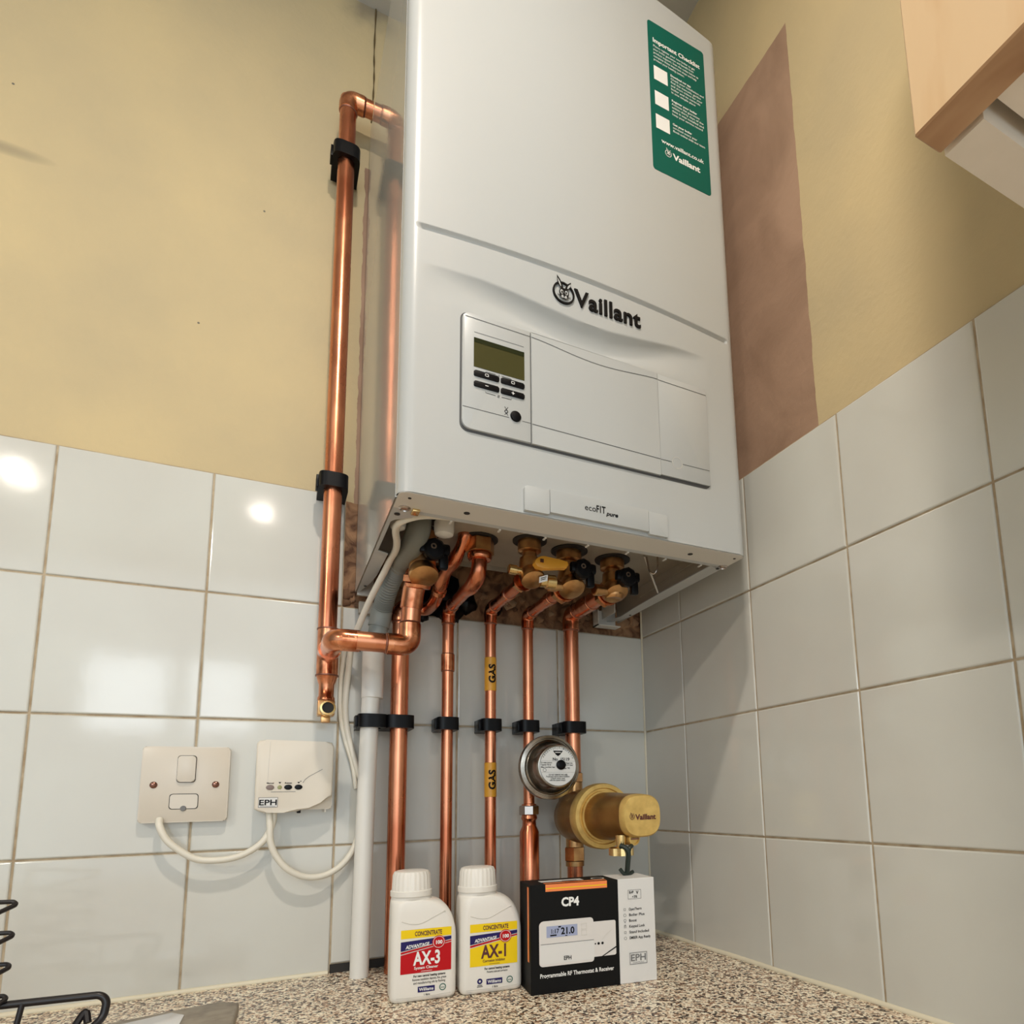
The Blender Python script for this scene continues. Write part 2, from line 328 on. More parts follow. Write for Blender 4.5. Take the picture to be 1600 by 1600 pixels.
def wall_mat(name, kind):
    m = bpy.data.materials.new(name); m.use_nodes = True; n = m.node_tree.nodes; l = m.node_tree.links; p = n['Principled BSDF']; p.inputs['Roughness'].default_value = .8
    tc = n.new('ShaderNodeTexCoord'); sp = n.new('ShaderNodeSeparateXYZ'); l.new(tc.outputs['Object'], sp.inputs[0])
    def noise(s, det=5, dist=0):
        t = n.new('ShaderNodeTexNoise'); t.inputs['Scale'].default_value = s; t.inputs['Detail'].default_value = det; t.inputs['Distortion'].default_value = dist; l.new(tc.outputs['Object'], t.inputs[0]); return t.outputs[0]
    def math_(op, a, b=None):
        q = n.new('ShaderNodeMath'); q.operation = op
        for i, x in enumerate((a, b)):
            if x is None: continue
            if isinstance(x, (int, float)): q.inputs[i].default_value = x
            else: l.new(x, q.inputs[i])
        return q.outputs[0]
    def ramp(src, c0, c1, lo=.35, hi=.65):
        r = n.new('ShaderNodeValToRGB'); r.color_ramp.elements[0].position = lo; r.color_ramp.elements[1].position = hi
        r.color_ramp.elements[0].color = (*c0, 1); r.color_ramp.elements[1].color = (*c1, 1); l.new(src, r.inputs[0]); return r.outputs[0]
    def mix(f, a, b):
        x = n.new('ShaderNodeMix'); x.data_type = 'RGBA'; l.new(f, x.inputs[0]); l.new(a, x.inputs[6]); l.new(b, x.inputs[7]); return x.outputs[2]
    yel = ramp(noise(5), (0.52, 0.42, 0.25), (0.60, 0.475, 0.265))
    bare = ramp(noise(9, 6, .6), (0.30, 0.185, 0.12), (0.43, 0.275, 0.185))
    wob = math_('MULTIPLY', math_('SUBTRACT', noise(40, 4), .5), .008)
    if kind == 'back':
        brown = ramp(noise(45, 8, 1.2), (0.09, 0.035, 0.014), (0.40, 0.22, 0.11), .36, .64)
        x2 = math_('ADD', sp.outputs['X'], wob)
        fb = math_('MULTIPLY', math_('GREATER_THAN', x2, -.4455), math_('LESS_THAN', sp.outputs['Z'], 1.13)); c = mix(fb, yel, bare)
        f2 = math_('MULTIPLY', math_('LESS_THAN', math_('ADD', sp.outputs['Z'], wob), .604), math_('GREATER_THAN', sp.outputs['X'], -.47)); c = mix(f2, c, brown)
        # old grey scuff near the ceiling corner
        def soft(src, a, b):
            q = n.new('ShaderNodeMapRange'); q.interpolation_type = 'SMOOTHSTEP'; l.new(src, q.inputs[0]); q.inputs[1].default_value = a; q.inputs[2].default_value = b; return q.outputs[0]
        st = math_('MULTIPLY', soft(math_('ADD', sp.outputs['Z'], math_('MULTIPLY', noise(25), .06)), 1.395, 1.450), soft(math_('ADD', sp.outputs['X'], math_('MULTIPLY', noise(22), .05)), -.47, -.43))
        gr = n.new('ShaderNodeRGB'); gr.outputs[0].default_value = (0.16, 0.14, 0.11, 1); c = mix(math_('MULTIPLY', st, .7), c, gr.outputs[0])
        # rubbed smudge and pinholes in the paint, left side
        def blob(x, z, rx, rz):
            a = math_('POWER', math_('DIVIDE', math_('SUBTRACT', sp.outputs['X'], x), rx), 2); b = math_('POWER', math_('DIVIDE', math_('SUBTRACT', sp.outputs['Z'], z), rz), 2)
            return math_('ADD', a, b)
        q = n.new('ShaderNodeMapRange'); l.new(blob(-.845, .965, .050, .009), q.inputs[0]); q.inputs[1].default_value = 0; q.inputs[2].default_value = 1.2; q.inputs[3].default_value = .45; q.inputs[4].default_value = 0
        c = mix(q.outputs[0], c, gr.outputs[0])
        for (x, z) in ((-.840, 1.053), (-.638, .809), (-.5725, 1.0)):
            c = mix(math_('LESS_THAN', blob(x, z, .0014, .0014), 1), c, gr.outputs[0])
    else:
        y2 = math_('ADD', sp.outputs['Y'], math_('MULTIPLY', wob, .5)); z2 = math_('ADD', sp.outputs['Z'], math_('MULTIPLY', wob, .5))
        f = math_('MULTIPLY', math_('GREATER_THAN', y2, -.386), math_('LESS_THAN', z2, 1.162)); c = mix(f, yel, bare)
    l.new(c, p.inputs['Base Color'])
    bp = n.new('ShaderNodeBump'); bp.inputs['Distance'].default_value = .0006; l.new(noise(130, 5), bp.inputs['Height']); l.new(bp.outputs[0], p.inputs['Normal'])
    return m
g = G(); g.box((-2.3, .006, -.04), (.12, .12, CEIL), wall_mat('back_wall_plaster', 'back')); wb = struct(g.obj('wall_back', None, False))
cells = []
for r in range(4):
    for k in range(14):
        if XV[k] > -.44 and r == 3: continue
        z0 = ZR[r]; 
        if r == 0 and XV[k] > -.44: z0 = .010
        cells.append((XV[k+1], z0, XV[k], ZR[r+1]))
tiles(cells, lambda u, v, d: Vector((u, -d, v)), 'tiling', wb)
# broken adhesive ridges and patches in the strip where tiles came off
g = G()
for i in range(46):
    x = random.uniform(-.452, -.004); z = random.uniform(.460, .500) if random.random() < .6 else random.uniform(.46, .60)
    if x > -.43 and z > .56: continue
    rr = random.uniform(.004, .011)
    g.lathe([(rr, 0), (rr*.9, .0015), (rr*.5, .003), (0, .0035)], (x, .006, z), (random.uniform(-.15, .15), -1, random.uniform(-.15, .15)), mat('adhesive%d' % i, ((.16, .08, .04), (.34, .20, .11), (.42, .28, .17), (.24, .13, .07))[i], .9, bump=.0008, bscale=300) if i < 4 else g.mats[i % 4], 9, mod=lambda k: 1+.25*math.sin(k*2.1))
g.obj('adhesive_residue', wb)
g = G()  # black lumps put in place of the dark opening in the wall
for (x, z, rr) in ((-.345, .475, .020), (-.315, .468, .022), (-.33, .500, .03), (-.290, .482, .016), (-.352, .455, .010), (-.245, .478, .009)):
    g.lathe([(rr, 0), (rr*.95, .004), (rr*.6, .010), (0, .012)], (x, .006, z), (0, -1, 0), BLACK, 18, mod=lambda k: 1+.12*math.sin(k*1.7+x*90))
g.split('dark_opening_lump', wb)
g = G(); g.tube(smoothpath([(-.4380, .005, 1.416), (-.4387, .005, 1.34), (-.4377, .005, 1.29), (-.4385, .005, 1.24), (-.4395, .005, 1.21)]), [.0010+.0004*math.sin(i*1.3) for i in range(33)], mat('crack_brown', (0.12, 0.08, 0.03), .9), 6)  # dark brown line along the crack
g.obj('wall_crack', wb)
g = G(); g.box((.0, -3.0, -.04), (.12, .006, CEIL), wall_mat('right_wall_plaster', 'right'))
for v in range(8): g.v[v].x = max(g.v[v].x, .006)
wr_ = struct(g.obj('wall_right', None, False))
YV = [0.0, -.1094]+[-.1094-.153*k for k in range(1, 14)]
tiles([(YV[k+1], ZR[r], YV[k], ZR[r+1]) for r in range(4) for k in range(13)], lambda u, v, d: Vector((-d, u, v)), 'tiling', wr_)
g = G(); g.box((-2.3, -3.0, CEIL), (.12, .12, CEIL+.1), CEILM); struct(g.obj('ceiling', None, False))
# sealant beads
g = G(); g.tube([(-2.2, -.0012, .001), (-.458, -.0012, .001)], .0032, SEAL, 10); struct(g.obj('trim_1'))
pts = [(-.0012, -.005-.06*i, .001) for i in range(34)]
g = G(); g.tube(pts, [.0034+.0006*math.sin(i*2.3) for i in range(34)], SEAL, 10); struct(g.obj('trim_2'))
g = G(); g.tube([(.0006, .0006, .0), (.0006, .0006, .61)], .0022, SEAL, 8); struct(g.obj('trim_3'))
# worktop
g = G(); g.box((-2.2, -1.5, -.038), (.004, .005, 0), GRAN, .0008, 1); wt = g.obj('worktop', None, False)
wt['label'] = 'speckled brown and cream laminate worktop below the tiles'; wt['category'] = 'worktop'
# dark gap under the tile course beside the pipes
g = G(); g.box((-.4555, -.0012, .0002), (-.002, .003, .0098), GAP); struct(g.obj('trim_4'))

# ceiling downlight fittings round the lamps
dl = None
for i, (x, y, r, lb) in enumerate(((-.50, -.845, .03, 'round white ceiling downlight nearest the boiler'), (-.603, -1.97, .035, 'round ceiling downlight nearest the windows on the right'), (-1.393, -1.97, .035, 'round ceiling downlight in the middle of the far row'), (-2.18, -1.97, .05, 'larger round ceiling downlight furthest from the boiler'))):
    t = thing('ceiling_downlight', lb, 'ceiling light', (x, y, CEIL), 0, 'ceiling downlights')
    g = G((0, 0, 0)); g.lathe([(r, -.010), (r+.012, -.010), (r+.014, -.006), (r+.012, 0), (r, 0), (r, -.010)], (0, 0, 0), (0, 0, 1), PWHITE, 36, cap=False); g.obj('bezel', t)

# ================================================================== WALL CABINET
cx0, cy0, cz0 = -.300, -.7209, .4757
t = thing('wall_cabinet', 'pale maple kitchen wall cabinet on the right wall, lower corner in view', 'cabinet', (0, cy0, cz0))
o0 = (0, cy0, cz0)
g = G(o0); g.box((-.300, -1.30, cz0), (-.2828, cy0, cz0+.72), MAPLE, .0008, 1)
for i, f in enumerate(g.f):
    zs = [g.v[k].z for k in f]
    if max(zs) < .0012: g.mi[i] = g._m(MAPLESHADE)  # underside faces take the shaded maple colour
g.obj('door', t, False)
g = G(o0); g.box((-.2800, cy0-.0176, cz0+.0005), (.004, cy0-.0004, cz0+.72), CHIP); g.obj('side_panel', t, False)
g = G(o0); g.box((-.2800, -1.30, cz0+.006), (.004, cy0-.0225, cz0+.022), CHIP); g.box((-.2800, -1.30, cz0+.70), (.004, cy0-.0180, cz0+.72), CHIP); g.split('shelf_panel', t, False)
g = G(o0); g.box((-.0100, -1.30, cz0+.02), (-.004, cy0-.018, cz0+.70), CHIP); g.obj('back_panel', t, False)

# ================================================================== BOILER
BX0, BX1, BY, BZ = -.442, -.050, -.320, .4736
bo = (-.246, -.01, BZ)
B = thing('boiler', 'white wall-hung gas boiler with a green checklist sticker', 'boiler', bo)
def lerp_tab(tab, x):
    if x <= tab[0][0]: return tab[0][1]
    for (a, va), (b, vb) in zip(tab, tab[1:]):
        if x <= b: k = (x-a)/(b-a); k = k; return va+(vb-va)*k
    return tab[-1][1]
def sst(a, b, x): t = max(0, min(1, (x-a)/(b-a))); return t*t*(3-2*t)
ZT = [(-.43, .7052), (-.40, .7075), (-.369, .7092), (-.336, .708), (-.301, .7045), (-.265, .7010), (-.226, .7005), (-.186, .7045), (-.143, .7098), (-.07, .711)]
ZB = [(-.43, .700), (-.40, .696), (-.369, .6935), (-.336, .690), (-.301, .684), (-.265, .678), (-.227, .6785), (-.187, .686), (-.143, .699), (-.07, .706)]
def inset(x, z):
    d = 0
    gz = .7530-.011*((x+.255)/.19)**2
    if -.4287 < x < -.0585:
        e = min(1, (x+.4287)/.004, (-.0585-x)/.004); q = (z-gz)
        if abs(q) < .0034: d += .0034*e*math.cos(q/.0034*PI/2)**1.2
    if -.425 < x < -.095:
        D = .0105*math.sin(PI*(x+.425)/.33)**1.1; zt = lerp_tab(ZT, x); zb = lerp_tab(ZB, x)
        t_ = (zt-z)/(zt-zb); d += D*((1-(1-t_)**2) if z > zb else sst(.6675, zb, z)) if z < zt else 0
    return d
cols = [(BX0, -.010, 0), (BX0, -.10, 0), (BX0, -.20, 0), (BX0, -.3035, 0), (BX0+.0016, -.3045, 0), (BX0+.0016, -.3062, 0), (BX0, -.3072, 0)]
R = .012
for k in range(0, 7): a = PI+k*PI/2/6; cols.append((BX0+R+R*math.cos(a), BY+R+R*math.sin(a), 0))
nx = 150
for k in range(1, nx): cols.append((BX0+R+(BX1-BX0-2*R)*k/nx, BY, 1))
for k in range(0, 7): a = 1.5*PI+k*PI/2/6; cols.append((BX1-R+R*math.cos(a), BY+R+R*math.sin(a), 0))
cols += [(BX1, -.3072, 0), (BX1-.0016, -.3062, 0), (BX1-.0016, -.3045, 0), (BX1, -.3035, 0), (BX1, -.20, 0), (BX1, -.10, 0), (BX1, -.010, 0)]
rows = [BZ, BZ+.0015, .50, .54, .60, .64]+[.66+.0012*i for i in range(46)]+[.7155+i*.004 for i in range(6)]
zz = .7385
while zz < .7585: rows.append(zz); zz += .0006
rows += [.765, .80, .85, .90, .95, 1.0, 1.05, 1.1, 1.14, 1.165, 1.185, 1.194]
rows = sorted(set(round(r, 5) for r in rows))
def topz(x): return 1.1735+.0205*(1-((x+.246)/.196)**2)
g = G(bo); V = []; F = []; mi = []
for z in rows:
    for (x, y, fr) in cols:
        d = inset(x, z) if fr else 0
        zz = z if z < 1.15 else 1.15+(z-1.15)/(1.194-1.15)*(topz(min(max(x, BX0), BX1))-1.15)
        V.append((x, y+d, zz+(0 if z > BZ+.0001 else .0)))
nc = len(cols)
gl = []
for i in range(len(rows)-1):
    for k in range(nc-1): F.append([i*nc+k, i*nc+k+1, (i+1)*nc+k+1, (i+1)*nc+k]); gl.append(1 if (k < 3 or k > nc-5) else 0)
top = [(len(rows)-1)*nc+k for k in range(nc)]
V2 = V; b = len(g.v); g.v += [Vector(v)-g.off for v in V2]; g._m(WHITE); g._m(SIDE)
for f, q in zip(F, gl): g.f.append(f); g.mi.append(q)
# top cap as strip quads between left and right halves
bk = len(g.v); fr_ = range(7, nc-7)
for k in fr_: q = g.v[top[k]]; g.v.append(Vector((q.x, -.010-g.off.y, q.z)))
for i, k in enumerate(list(fr_)[:-1]): g.f.append([top[k], top[k+1], bk+i+1, bk+i]); g.mi.append(0)
g.obj('casing', B)
# inner skins so the side panels have thickness
g = G(bo)
g.box((BX0+.0008, -.300, BZ+.001), (BX0+.0022, -.012, 1.16), UNDER); g.box((BX1-.0022, -.300, BZ+.001), (BX1-.0008, -.012, 1.16), UNDER)
g.box((BX0+.003, -.016, .565), (BX1-.003, -.010, 1.16), UNDER); g.split('inner_skin', B, False)
# bottom flanges
g = G(bo)
g.prism(rrect(BX0+.0015, BY+.0014, BX1-.0015, -.2840, (.008, .008, .001, .001)), lambda u, v, d: Vector((u, v, d)), BZ-.0006, BZ+.0006, LIP)
g.obj('front_lip', B, False)
g = G(bo)
def xy(u, v, d): return Vector((u, v, d))
fl = [(-.4405, -.2838), (-.0515, -.2838), (-.0515, -.2762), (-.4170, -.2762), (-.4200, -.2660), (-.4280, -.2610), (-.4345, -.2560), (-.4370, -.2500), (-.4370, -.1690), (-.4255, -.1630), (-.4265, -.0880), (-.4290, -.0600), (-.4380, -.0160), (-.4405, -.0160)]
g.prism(fl, xy, BZ-.0002, BZ+.0010, WHITE)
g.prism([(-.0515, -.2770), (-.0515, -.0500), (-.0560, -.0250), (-.0740, .0000), (-.0700, -.0200), (-.0640, -.0440), (-.0680, -.0900), (-.0700, -.1635), (-.0705, -.2770)], xy, BZ-.0002, BZ+.0010, WHITE)
g.box((-.4405, -.2775, BZ), (-.0515, -.2765, .510), LIP)
g.prism([(-.4400, -.0160), (-.4400, -.0140), (-.4400, -.012), (-.42, -.012), (-.42, -.016)], xy, BZ-.004, BZ+.03, LIP)
g.obj('bottom_flange', B, False)
# connection plate
g = G(bo); g.box((-.4395, -.2760, .5100), (-.0525, -.0800, .5118), UNDER); g.box((-.4395, -.0812, .5040), (-.0525, -.0800, .5100), UNDER); g.obj('connection_plate', B, False)
g = G(bo)  # dark discs drawn in place of the plate's open holes
for (x, y, r) in ((-.264, -.180, .0185), (-.207, -.170, .021), (-.1425, -.165, .021), (-.3205, -.160, .020), (-.3970, -.190, .018), (-.3850, -.155, .018)):
    g.lathe([(r, 0), (r+.0022, -.0004), (r+.0022, -.0016), (r, -.0018), (0, -.0018)], (x, y, .5100), (0, 0, 1), GAP, 28)
g.split('hole_disc', B)
g = G(bo)
for (x, y) in ((-.283, -.236), (-.283, -.205), (-.163, -.236)):
    g.lathe([(.0052, 0), (.0052, -.0008), (.0034, -.0026), (0, -.003)], (x, y, .5100), (0, 0, 1), CHROME, 14)
for (x, y) in ((-.4305, -.2858), (-.0555, -.2811)):
    g.lathe([(.0058, 0), (.0058, -.0010), (.0040, -.0022), (.0036, -.0010), (0, -.0010)], (x, y, BZ-.0002), (0, 0, 1), CHROME, 16)
g.split('screw', B)
g = G(bo)
for (x, y, r) in ((-.4345, -.2706, .0028), (-.0575, -.2735, .0022), (-.3748, -.2990, .0030), (-.1159, -.2990, .0030), (-.4300, -.3080, .0016), (-.0600, -.3080, .0016), (-.4340, -.045, .0018), (-.0560, -.060, .0018)):
    g.lathe([(r, 0), (r, -.0005), (0, -.0005)], (x, y, BZ-.0005), (0, 0, 1), GAP, 12)
g.split('screw_hole', B)
g = G(bo); g.box((-.4235, -.2890, BZ-.003), (-.4165, -.2780, BZ-.0006), YBRASS, .0006)
for k in range(7): g.box((-.385+k*.05, -.2766, BZ-.0016), (-.383+k*.05, -.2700, BZ-.0004), LIP)
g.split('retaining_clip', B)
# gasket strip behind the lip
g = G(bo); g.tube([(-.415, -.2750, BZ+.0020), (-.060, -.2750, BZ+.0020)], .0014, YBRASS, 8); g.obj('gasket', B)
# right rear bracket + interior brace
g = G(bo)
g.box((-.0950, -.030, .462), (-.0560, -.012, .4635), LIP); g.box((-.0950, -.0135, .462), (-.0560, -.012, .490), LIP); g.box((-.0950, -.030, .462), (-.0935, -.012, .486), LIP)
g.box((-.0800, -.055, .476), (-.0785, -.014, .496), LIP)
g.obj('mounting_bracket', B, False)
g = G(bo); g.box((-.437, -.0118, .447), (-.385, -.0030, .463), UNDER, .001); g.obj('hanging_rail', B, False)
g = G(bo)
g.tube([(-.112, -.195, .5085), (-.0690, -.158, .4765)], .0013, LIP, 8); g.tube([(-.0560, -.26, .500), (-.0560, -.09, .4925)], .0009, UNDER, 6)
g.tube(smoothpath([(-.112, -.20, .506), (-.108, -.20, .488), (-.103, -.203, .484), (-.100, -.206, .492), (-.099, -.206, .506)]), .0012, CHROME, 8)
g.split('brace_wire', B)
# condensate outlet boss behind hose
g = G(bo)
for (x, y, r) in ((-.4200, -.190, .0085), (-.3705, -.192, .0110)):
    g.lathe([(r, 0), (r, -.012), (r*.9, -.016), (r*.5, -.018), (0, -.018)], (x, y, .510), (0, 0, 1), PVC, 24)
g.split('drain_boss', B)

# front details: plane helper
FR = lambda u, v, d: Vector((u, BY-d, v))
g = G(bo)
g.prism(rrect(-.3884, .5438, -.0992, .6675, .008), FR, -.004, .0004, SEAM)
g.obj('panel_recess', B)
# carved left shadow gap pieces
g = G(bo); g.prism(rrect(-.3868, .5462, -.3178, .6668, (.008, .0, .0, .008)), FR, -.002, .0028, WHITE, .0006, 2); cp = g.obj('control_panel', B)
g = G(bo); g.prism(rrect(-.3168, .5462, -.1668, .6668, .0002), FR, -.002, .0028, WHITE, .0006, 2); dr = g.obj('flap_door', B)
g = G(bo); g.prism(rrect(-.1662, .5476, -.1000, .6668, (.001, .002, .002, .001)), FR, -.002, .0022, WHITE, .0005, 2); rp = g.obj('side_cover', B)
def child_of(o): return o
P = Print(FR, bo)
P.stroke([(-.3862, .5672), (-.3405, .5672)], .0006, SEAM, .0030); P.stroke([(-.3270, .5670), (-.3180, .5670)], .0005, SEAM, .0030)
P.stroke([(-.3840, .6618), (-.3180, .6612)], .0007, SEAM, .0030)
P.stroke([(-.3754, .6473), (-.3247, .6476)], .0006, INKG, .0030)
P.text('\u2227', 0, 0, .001, INKG) if False else None
# engraved symbols
for (xa, xb, z, s_) in ((-.3640, -.3380, .6082, 1), (-.3640, -.3380, .5868, -1)):
    P.stroke([(xa, z-.0012*s_), (xa, z+.0002*s_), (xa+.010, z+.0004*s_)], .0005, INK, .0030); P.stroke([(xb, z-.0012*s_), (xb, z+.0002*s_), (xb-.010, z+.0004*s_)], .0005, INK, .0030)
P.text('i', -.3505, .6070, .004, INK, .0030, .02, 'CENTER'); P.text('//', -.3510, .5850, .004, INK, .0030, .03, 'CENTER')
# flame-with-cross symbol
P.stroke([(-.3450, .5775), (-.3415, .5725), (-.3450, .5690)], .0005, INK, .0030); P.stroke([(-.3415, .5775), (-.3450, .5725), (-.3415, .5690)], .0005, INK, .0031); P.ring(-.3433, .5727, .0012, .0018, INK, .0032, 14)
P.g.split('panel_marking', cp, False)
P = Print(FR, bo)
P.stroke([(-.3165, .5667), (-.1670, .5648)], .0007, SEAM, .0030)
P.stroke([(-.3165, .6612)]+[(-.3165+.15*k/20, .6612-.0052*math.sin(PI*min(1, k/20*1.0))**1.6*1.15-.0015*k/20) for k in range(1, 21)], .0007, SEAM, .0030); P.g.split('door_seam', dr, False)
P = Print(FR, bo)
P.stroke([(-.1660, .5650), (-.1520, .5652)], .0006, SEAM, .0024); P.stroke([(-.1375, .5654), (-.1005, .5658)], .0006, SEAM, .0024); P.ring(-.1447, .5654, .0064, .0069, LIP, .0024)
P.stroke([(-.1660, .6597), (-.1005, .6590)], .0006, SEAM, .0024); P.g.split('cover_seam', rp, False)
g = G(bo); g.prism(rrect(-.3757, .6108, -.3243, .6416, .0004), FR, .002, .0031, LCD); g.obj('display', B)
P = Print(FR, bo); P.rect(-.3755, .6365, -.3245, .6414, LCDD, .0033); P.obj('display_dark_band', B)  # darker band along the top of the display
for (a, b, z0, z1, sym) in ((-.3757, -.3506, .6010, .6068, '\u25A1'), (-.3489, -.3246, .6010, .6068, '\u25A1'), (-.3757, -.3506, .5902, .5958, '-'), (-.3489, -.3246, .5902, .5958, '+')):
    g = G(bo); g.prism(rrect(a, z0, b, z1, .0014), FR, .002, .0042, BLACK, .0008, 2); bt = g.obj('button', cp)
    P = Print(FR, bo); cx = (a+b)/2; cz = (z0+z1)/2
    if sym == '-': P.rect(cx-.0016, cz-.0003, cx+.0016, cz+.0003, PWHITE, .0044)
    elif sym == '+': P.rect(cx-.0016, cz-.0003, cx+.0016, cz+.0003, PWHITE, .0044); P.rect(cx-.0003, cz-.0016, cx+.0003, cz+.0016, PWHITE, .0045)
    else: P.frame(cx-.0018, cz-.0012, cx+.0018, cz+.0016, .0005, PWHITE, .0044)
    P.obj('button_symbol', B)
g = G(bo); g.lathe([(.0056, .002), (.0056, .0036), (.0050, .0045), (.0030, .0050), (0, .0052)], (-.3337, BY, .5700), (0, -1, 0), BLACK, 24); g.obj('reset_button', cp)
# handle strip
g = G(bo); g.prism(rrect(-.3255, .4752, -.2996, .5010, (.001, .001, .002, .004)), FR, -.002, .0044, WHITE, .0008); g.prism(rrect(-.1858, .4750, -.1622, .5003, (.001, .001, .003, .001)), FR, -.002, .0044, WHITE, .0008)
g.prism(rrect(-.2990, .4776, -.1863, .5016, .0006), FR, -.002, .0046, WHITE, .0006); hs = g.obj('handle_strip', B)
P = Print(FR, bo); P.text('eco', -.2618, .4872, .0088, INK, .0049, .0, 'LEFT', width=.0125); P.text('FIT', -.2488, .4872, .0104, INK, .0049, .022, 'LEFT', width=.0105, spacing=1.15); P.text('pure', -.2372, .4858, .0062, INK, .0049, .03, 'LEFT', shear=.25, width=.0140); P.obj('model_lettering', hs)
# emblem + wordmark
def hare(P, cx, cz, r, m, d, ears=True):
    """round badge with a long-eared hare's head looking out of it"""
    n = 44; gap = lambda a: 62 < math.degrees(a) % 360 < 78
    a0, a1 = math.radians(84), math.radians(84+336)
    P.stroke([(cx+.90*r*math.cos(a0+(a1-a0)*k/n), cz+.90*r*math.sin(a0+(a1-a0)*k/n)) for k in range(n+1)], r*.14, m, d)
    def leaf(bx, bz, tx, tz, w, mm, dd):
        L = math.hypot(tx-bx, tz-bz); ux, uz = (tx-bx)/L, (tz-bz)/L; pts = []
        for t, q in ((0, .45), (.2, .8), (.45, 1), (.7, .75), (.9, .3), (1, 0)): pts.append((bx+ux*L*t-uz*w*q, bz+uz*L*t+ux*w*q))
        for t, q in ((.9, .3), (.7, .75), (.45, 1), (.2, .8), (0, .45)): pts.append((bx+ux*L*t+uz*w*q, bz+uz*L*t-ux*w*q))
        P.poly(pts, mm, dd)
    X = lambda u: cx+u*r
    Z = lambda v: cz+v*r
    leaf(X(-.10), Z(.22), X(-.62), Z(1.42), .17*r, m, d+.0003); leaf(X(-.26), Z(.45), X(-.56), Z(1.15), .07*r, HW, d+.0004)
    leaf(X(.14), Z(.22), X(.66), Z(1.12), .17*r, m, d+.0003); leaf(X(.32), Z(.42), X(.62), Z(.95), .08*r, HW, d+.0004)
    P.poly(circ(X(0), Z(-.08), r*.44, 28, r*.44), m, d+.0005)
    for sg in (-1, 1):
        P.poly(circ(X(sg*.21), Z(-.02), r*.14, 18, r*.20), HW, d+.0006); P.poly(circ(X(sg*.18), Z(-.05), r*.07, 12, r*.12), m, d+.0007)
        P.poly(circ(X(sg*.13), Z(-.42), r*.15, 16, r*.13), HW, d+.0006)
        for q in (-.02, .10): P.stroke([(X(sg*.22), Z(-.42)), (X(sg*.60), Z(-.36-q))], r*.045, m, d+.0007)
    P.poly(circ(X(0), Z(-.36), r*.08, 12), m, d+.0008); P.stroke([(X(-.16), Z(-.58)), (X(0), Z(-.64)), (X(.16), Z(-.58))], r*.07, m, d+.0007)
HW = WHITE
P = Print(FR, bo); hare(P, -.2790, .7263, .0128, INK, .0018); g2 = P.g
g2.lathe([(.0108, 0), (.0124, 0), (.0124, .0016), (.0108, .0016), (.0108, 0)], (-.2790, BY, .7263), (0, -1, 0), INK, 40, cap=False); em = g2.obj('brand_emblem', B, False)
V_, F_ = text_polys('Vaillant', .0272, .022, 'LEFT', 1.0, spacing=1.06)
x0 = min(v[0] for v in V_); x1 = max(v[0] for v in V_); k = .0815/(x1-x0)
def solid_text(g, V_, F_, kx, ky, ox, oz, d0, d1, m):
    n = len(V_); vs = [FR(ox+(v[0]-x0)*kx, oz+v[1]*ky, d1) for v in V_]+[FR(ox+(v[0]-x0)*kx, oz+v[1]*ky, d0) for v in V_]
    fs = [list(f) for f in F_]; ed = {}
    for f in F_:
        for a, b in zip(f, f[1:]+f[:1]): ed[(a, b)] = 1
    for (a, b) in list(ed):
        if (b, a) not in ed: fs.append([b, a, a+n, b+n])
    g.add(vs, fs, m)
g = G(bo); solid_text(g, V_, F_, k, .97, -.2665, .7177, -.001, .0018, INK); g.obj('brand_lettering', B, False)
# green checklist sticker
sx0, sx1, sz0, sz1 = -.1585, -.0738, .9360, 1.1480
g = G(bo); g.prism(rrect(sx0, .9375, sx1, 1.1500, .004), FR, 0, .0004, PGREEN); st = g.obj('checklist_sticker', B, False)
P = Print(FR, bo)
P.text('Important Checklist', -.1520, 1.1205, .0088, PWHITE, .0006, .03, 'LEFT', width=.0705)
lines = ['Please register your new boiler to get', 'your boiler guarantee and benefit from', 'product support. Scan the codes below to', 'complete these important steps and help', 'protect your heating system.']
for i, tx in enumerate(lines): P.text(tx, -.1515, 1.1135-i*.0050, .0042, PWHITE, .0006, .01, 'LEFT', width=(.062, .060, .067, .064, .045)[i])
blocks = [(1.0835, ['Download our app', 'Check your installation and', 'find the manuals, guides', 'and short videos for your', 'boiler and its controls', 'in one simple place']), (1.0470, ['Register your boiler', 'Activate the guarantee', 'within thirty days of the', 'date it was installed and', 'keep your service record']), (1.0130, ['Get your boiler', 'serviced every year', 'Book online with our team'])]
for (z, L) in blocks:
    for i, tx in enumerate(L): P.text(tx, -.1275, z-i*.0049, .0042, PWHITE, .0006, .03 if i == 0 else .01, 'LEFT', width=min(.050, .0019*len(tx)))
for z in (1.0660, 1.0300, .9968): P.rect(-.1520, z, -.1322, z+.0198, PWHITE, .0006)
P.text('www.vaillant.co.uk', -.1450, .9795, .0078, PWHITE, .0006, .02, 'LEFT', width=.0625)
HW = PGREEN; hare(P, -.1360, .9680, .0048, PWHITE, .0006)
P.text('Vaillant', -.1290, .9635, .0115, PWHITE, .0006, .035, 'LEFT', width=.0405)
P.obj('sticker_printing', st); HW = WHITE

# ================================================================== COPPER PIPEWORK
PY = -.035
def part(root, o0): return root
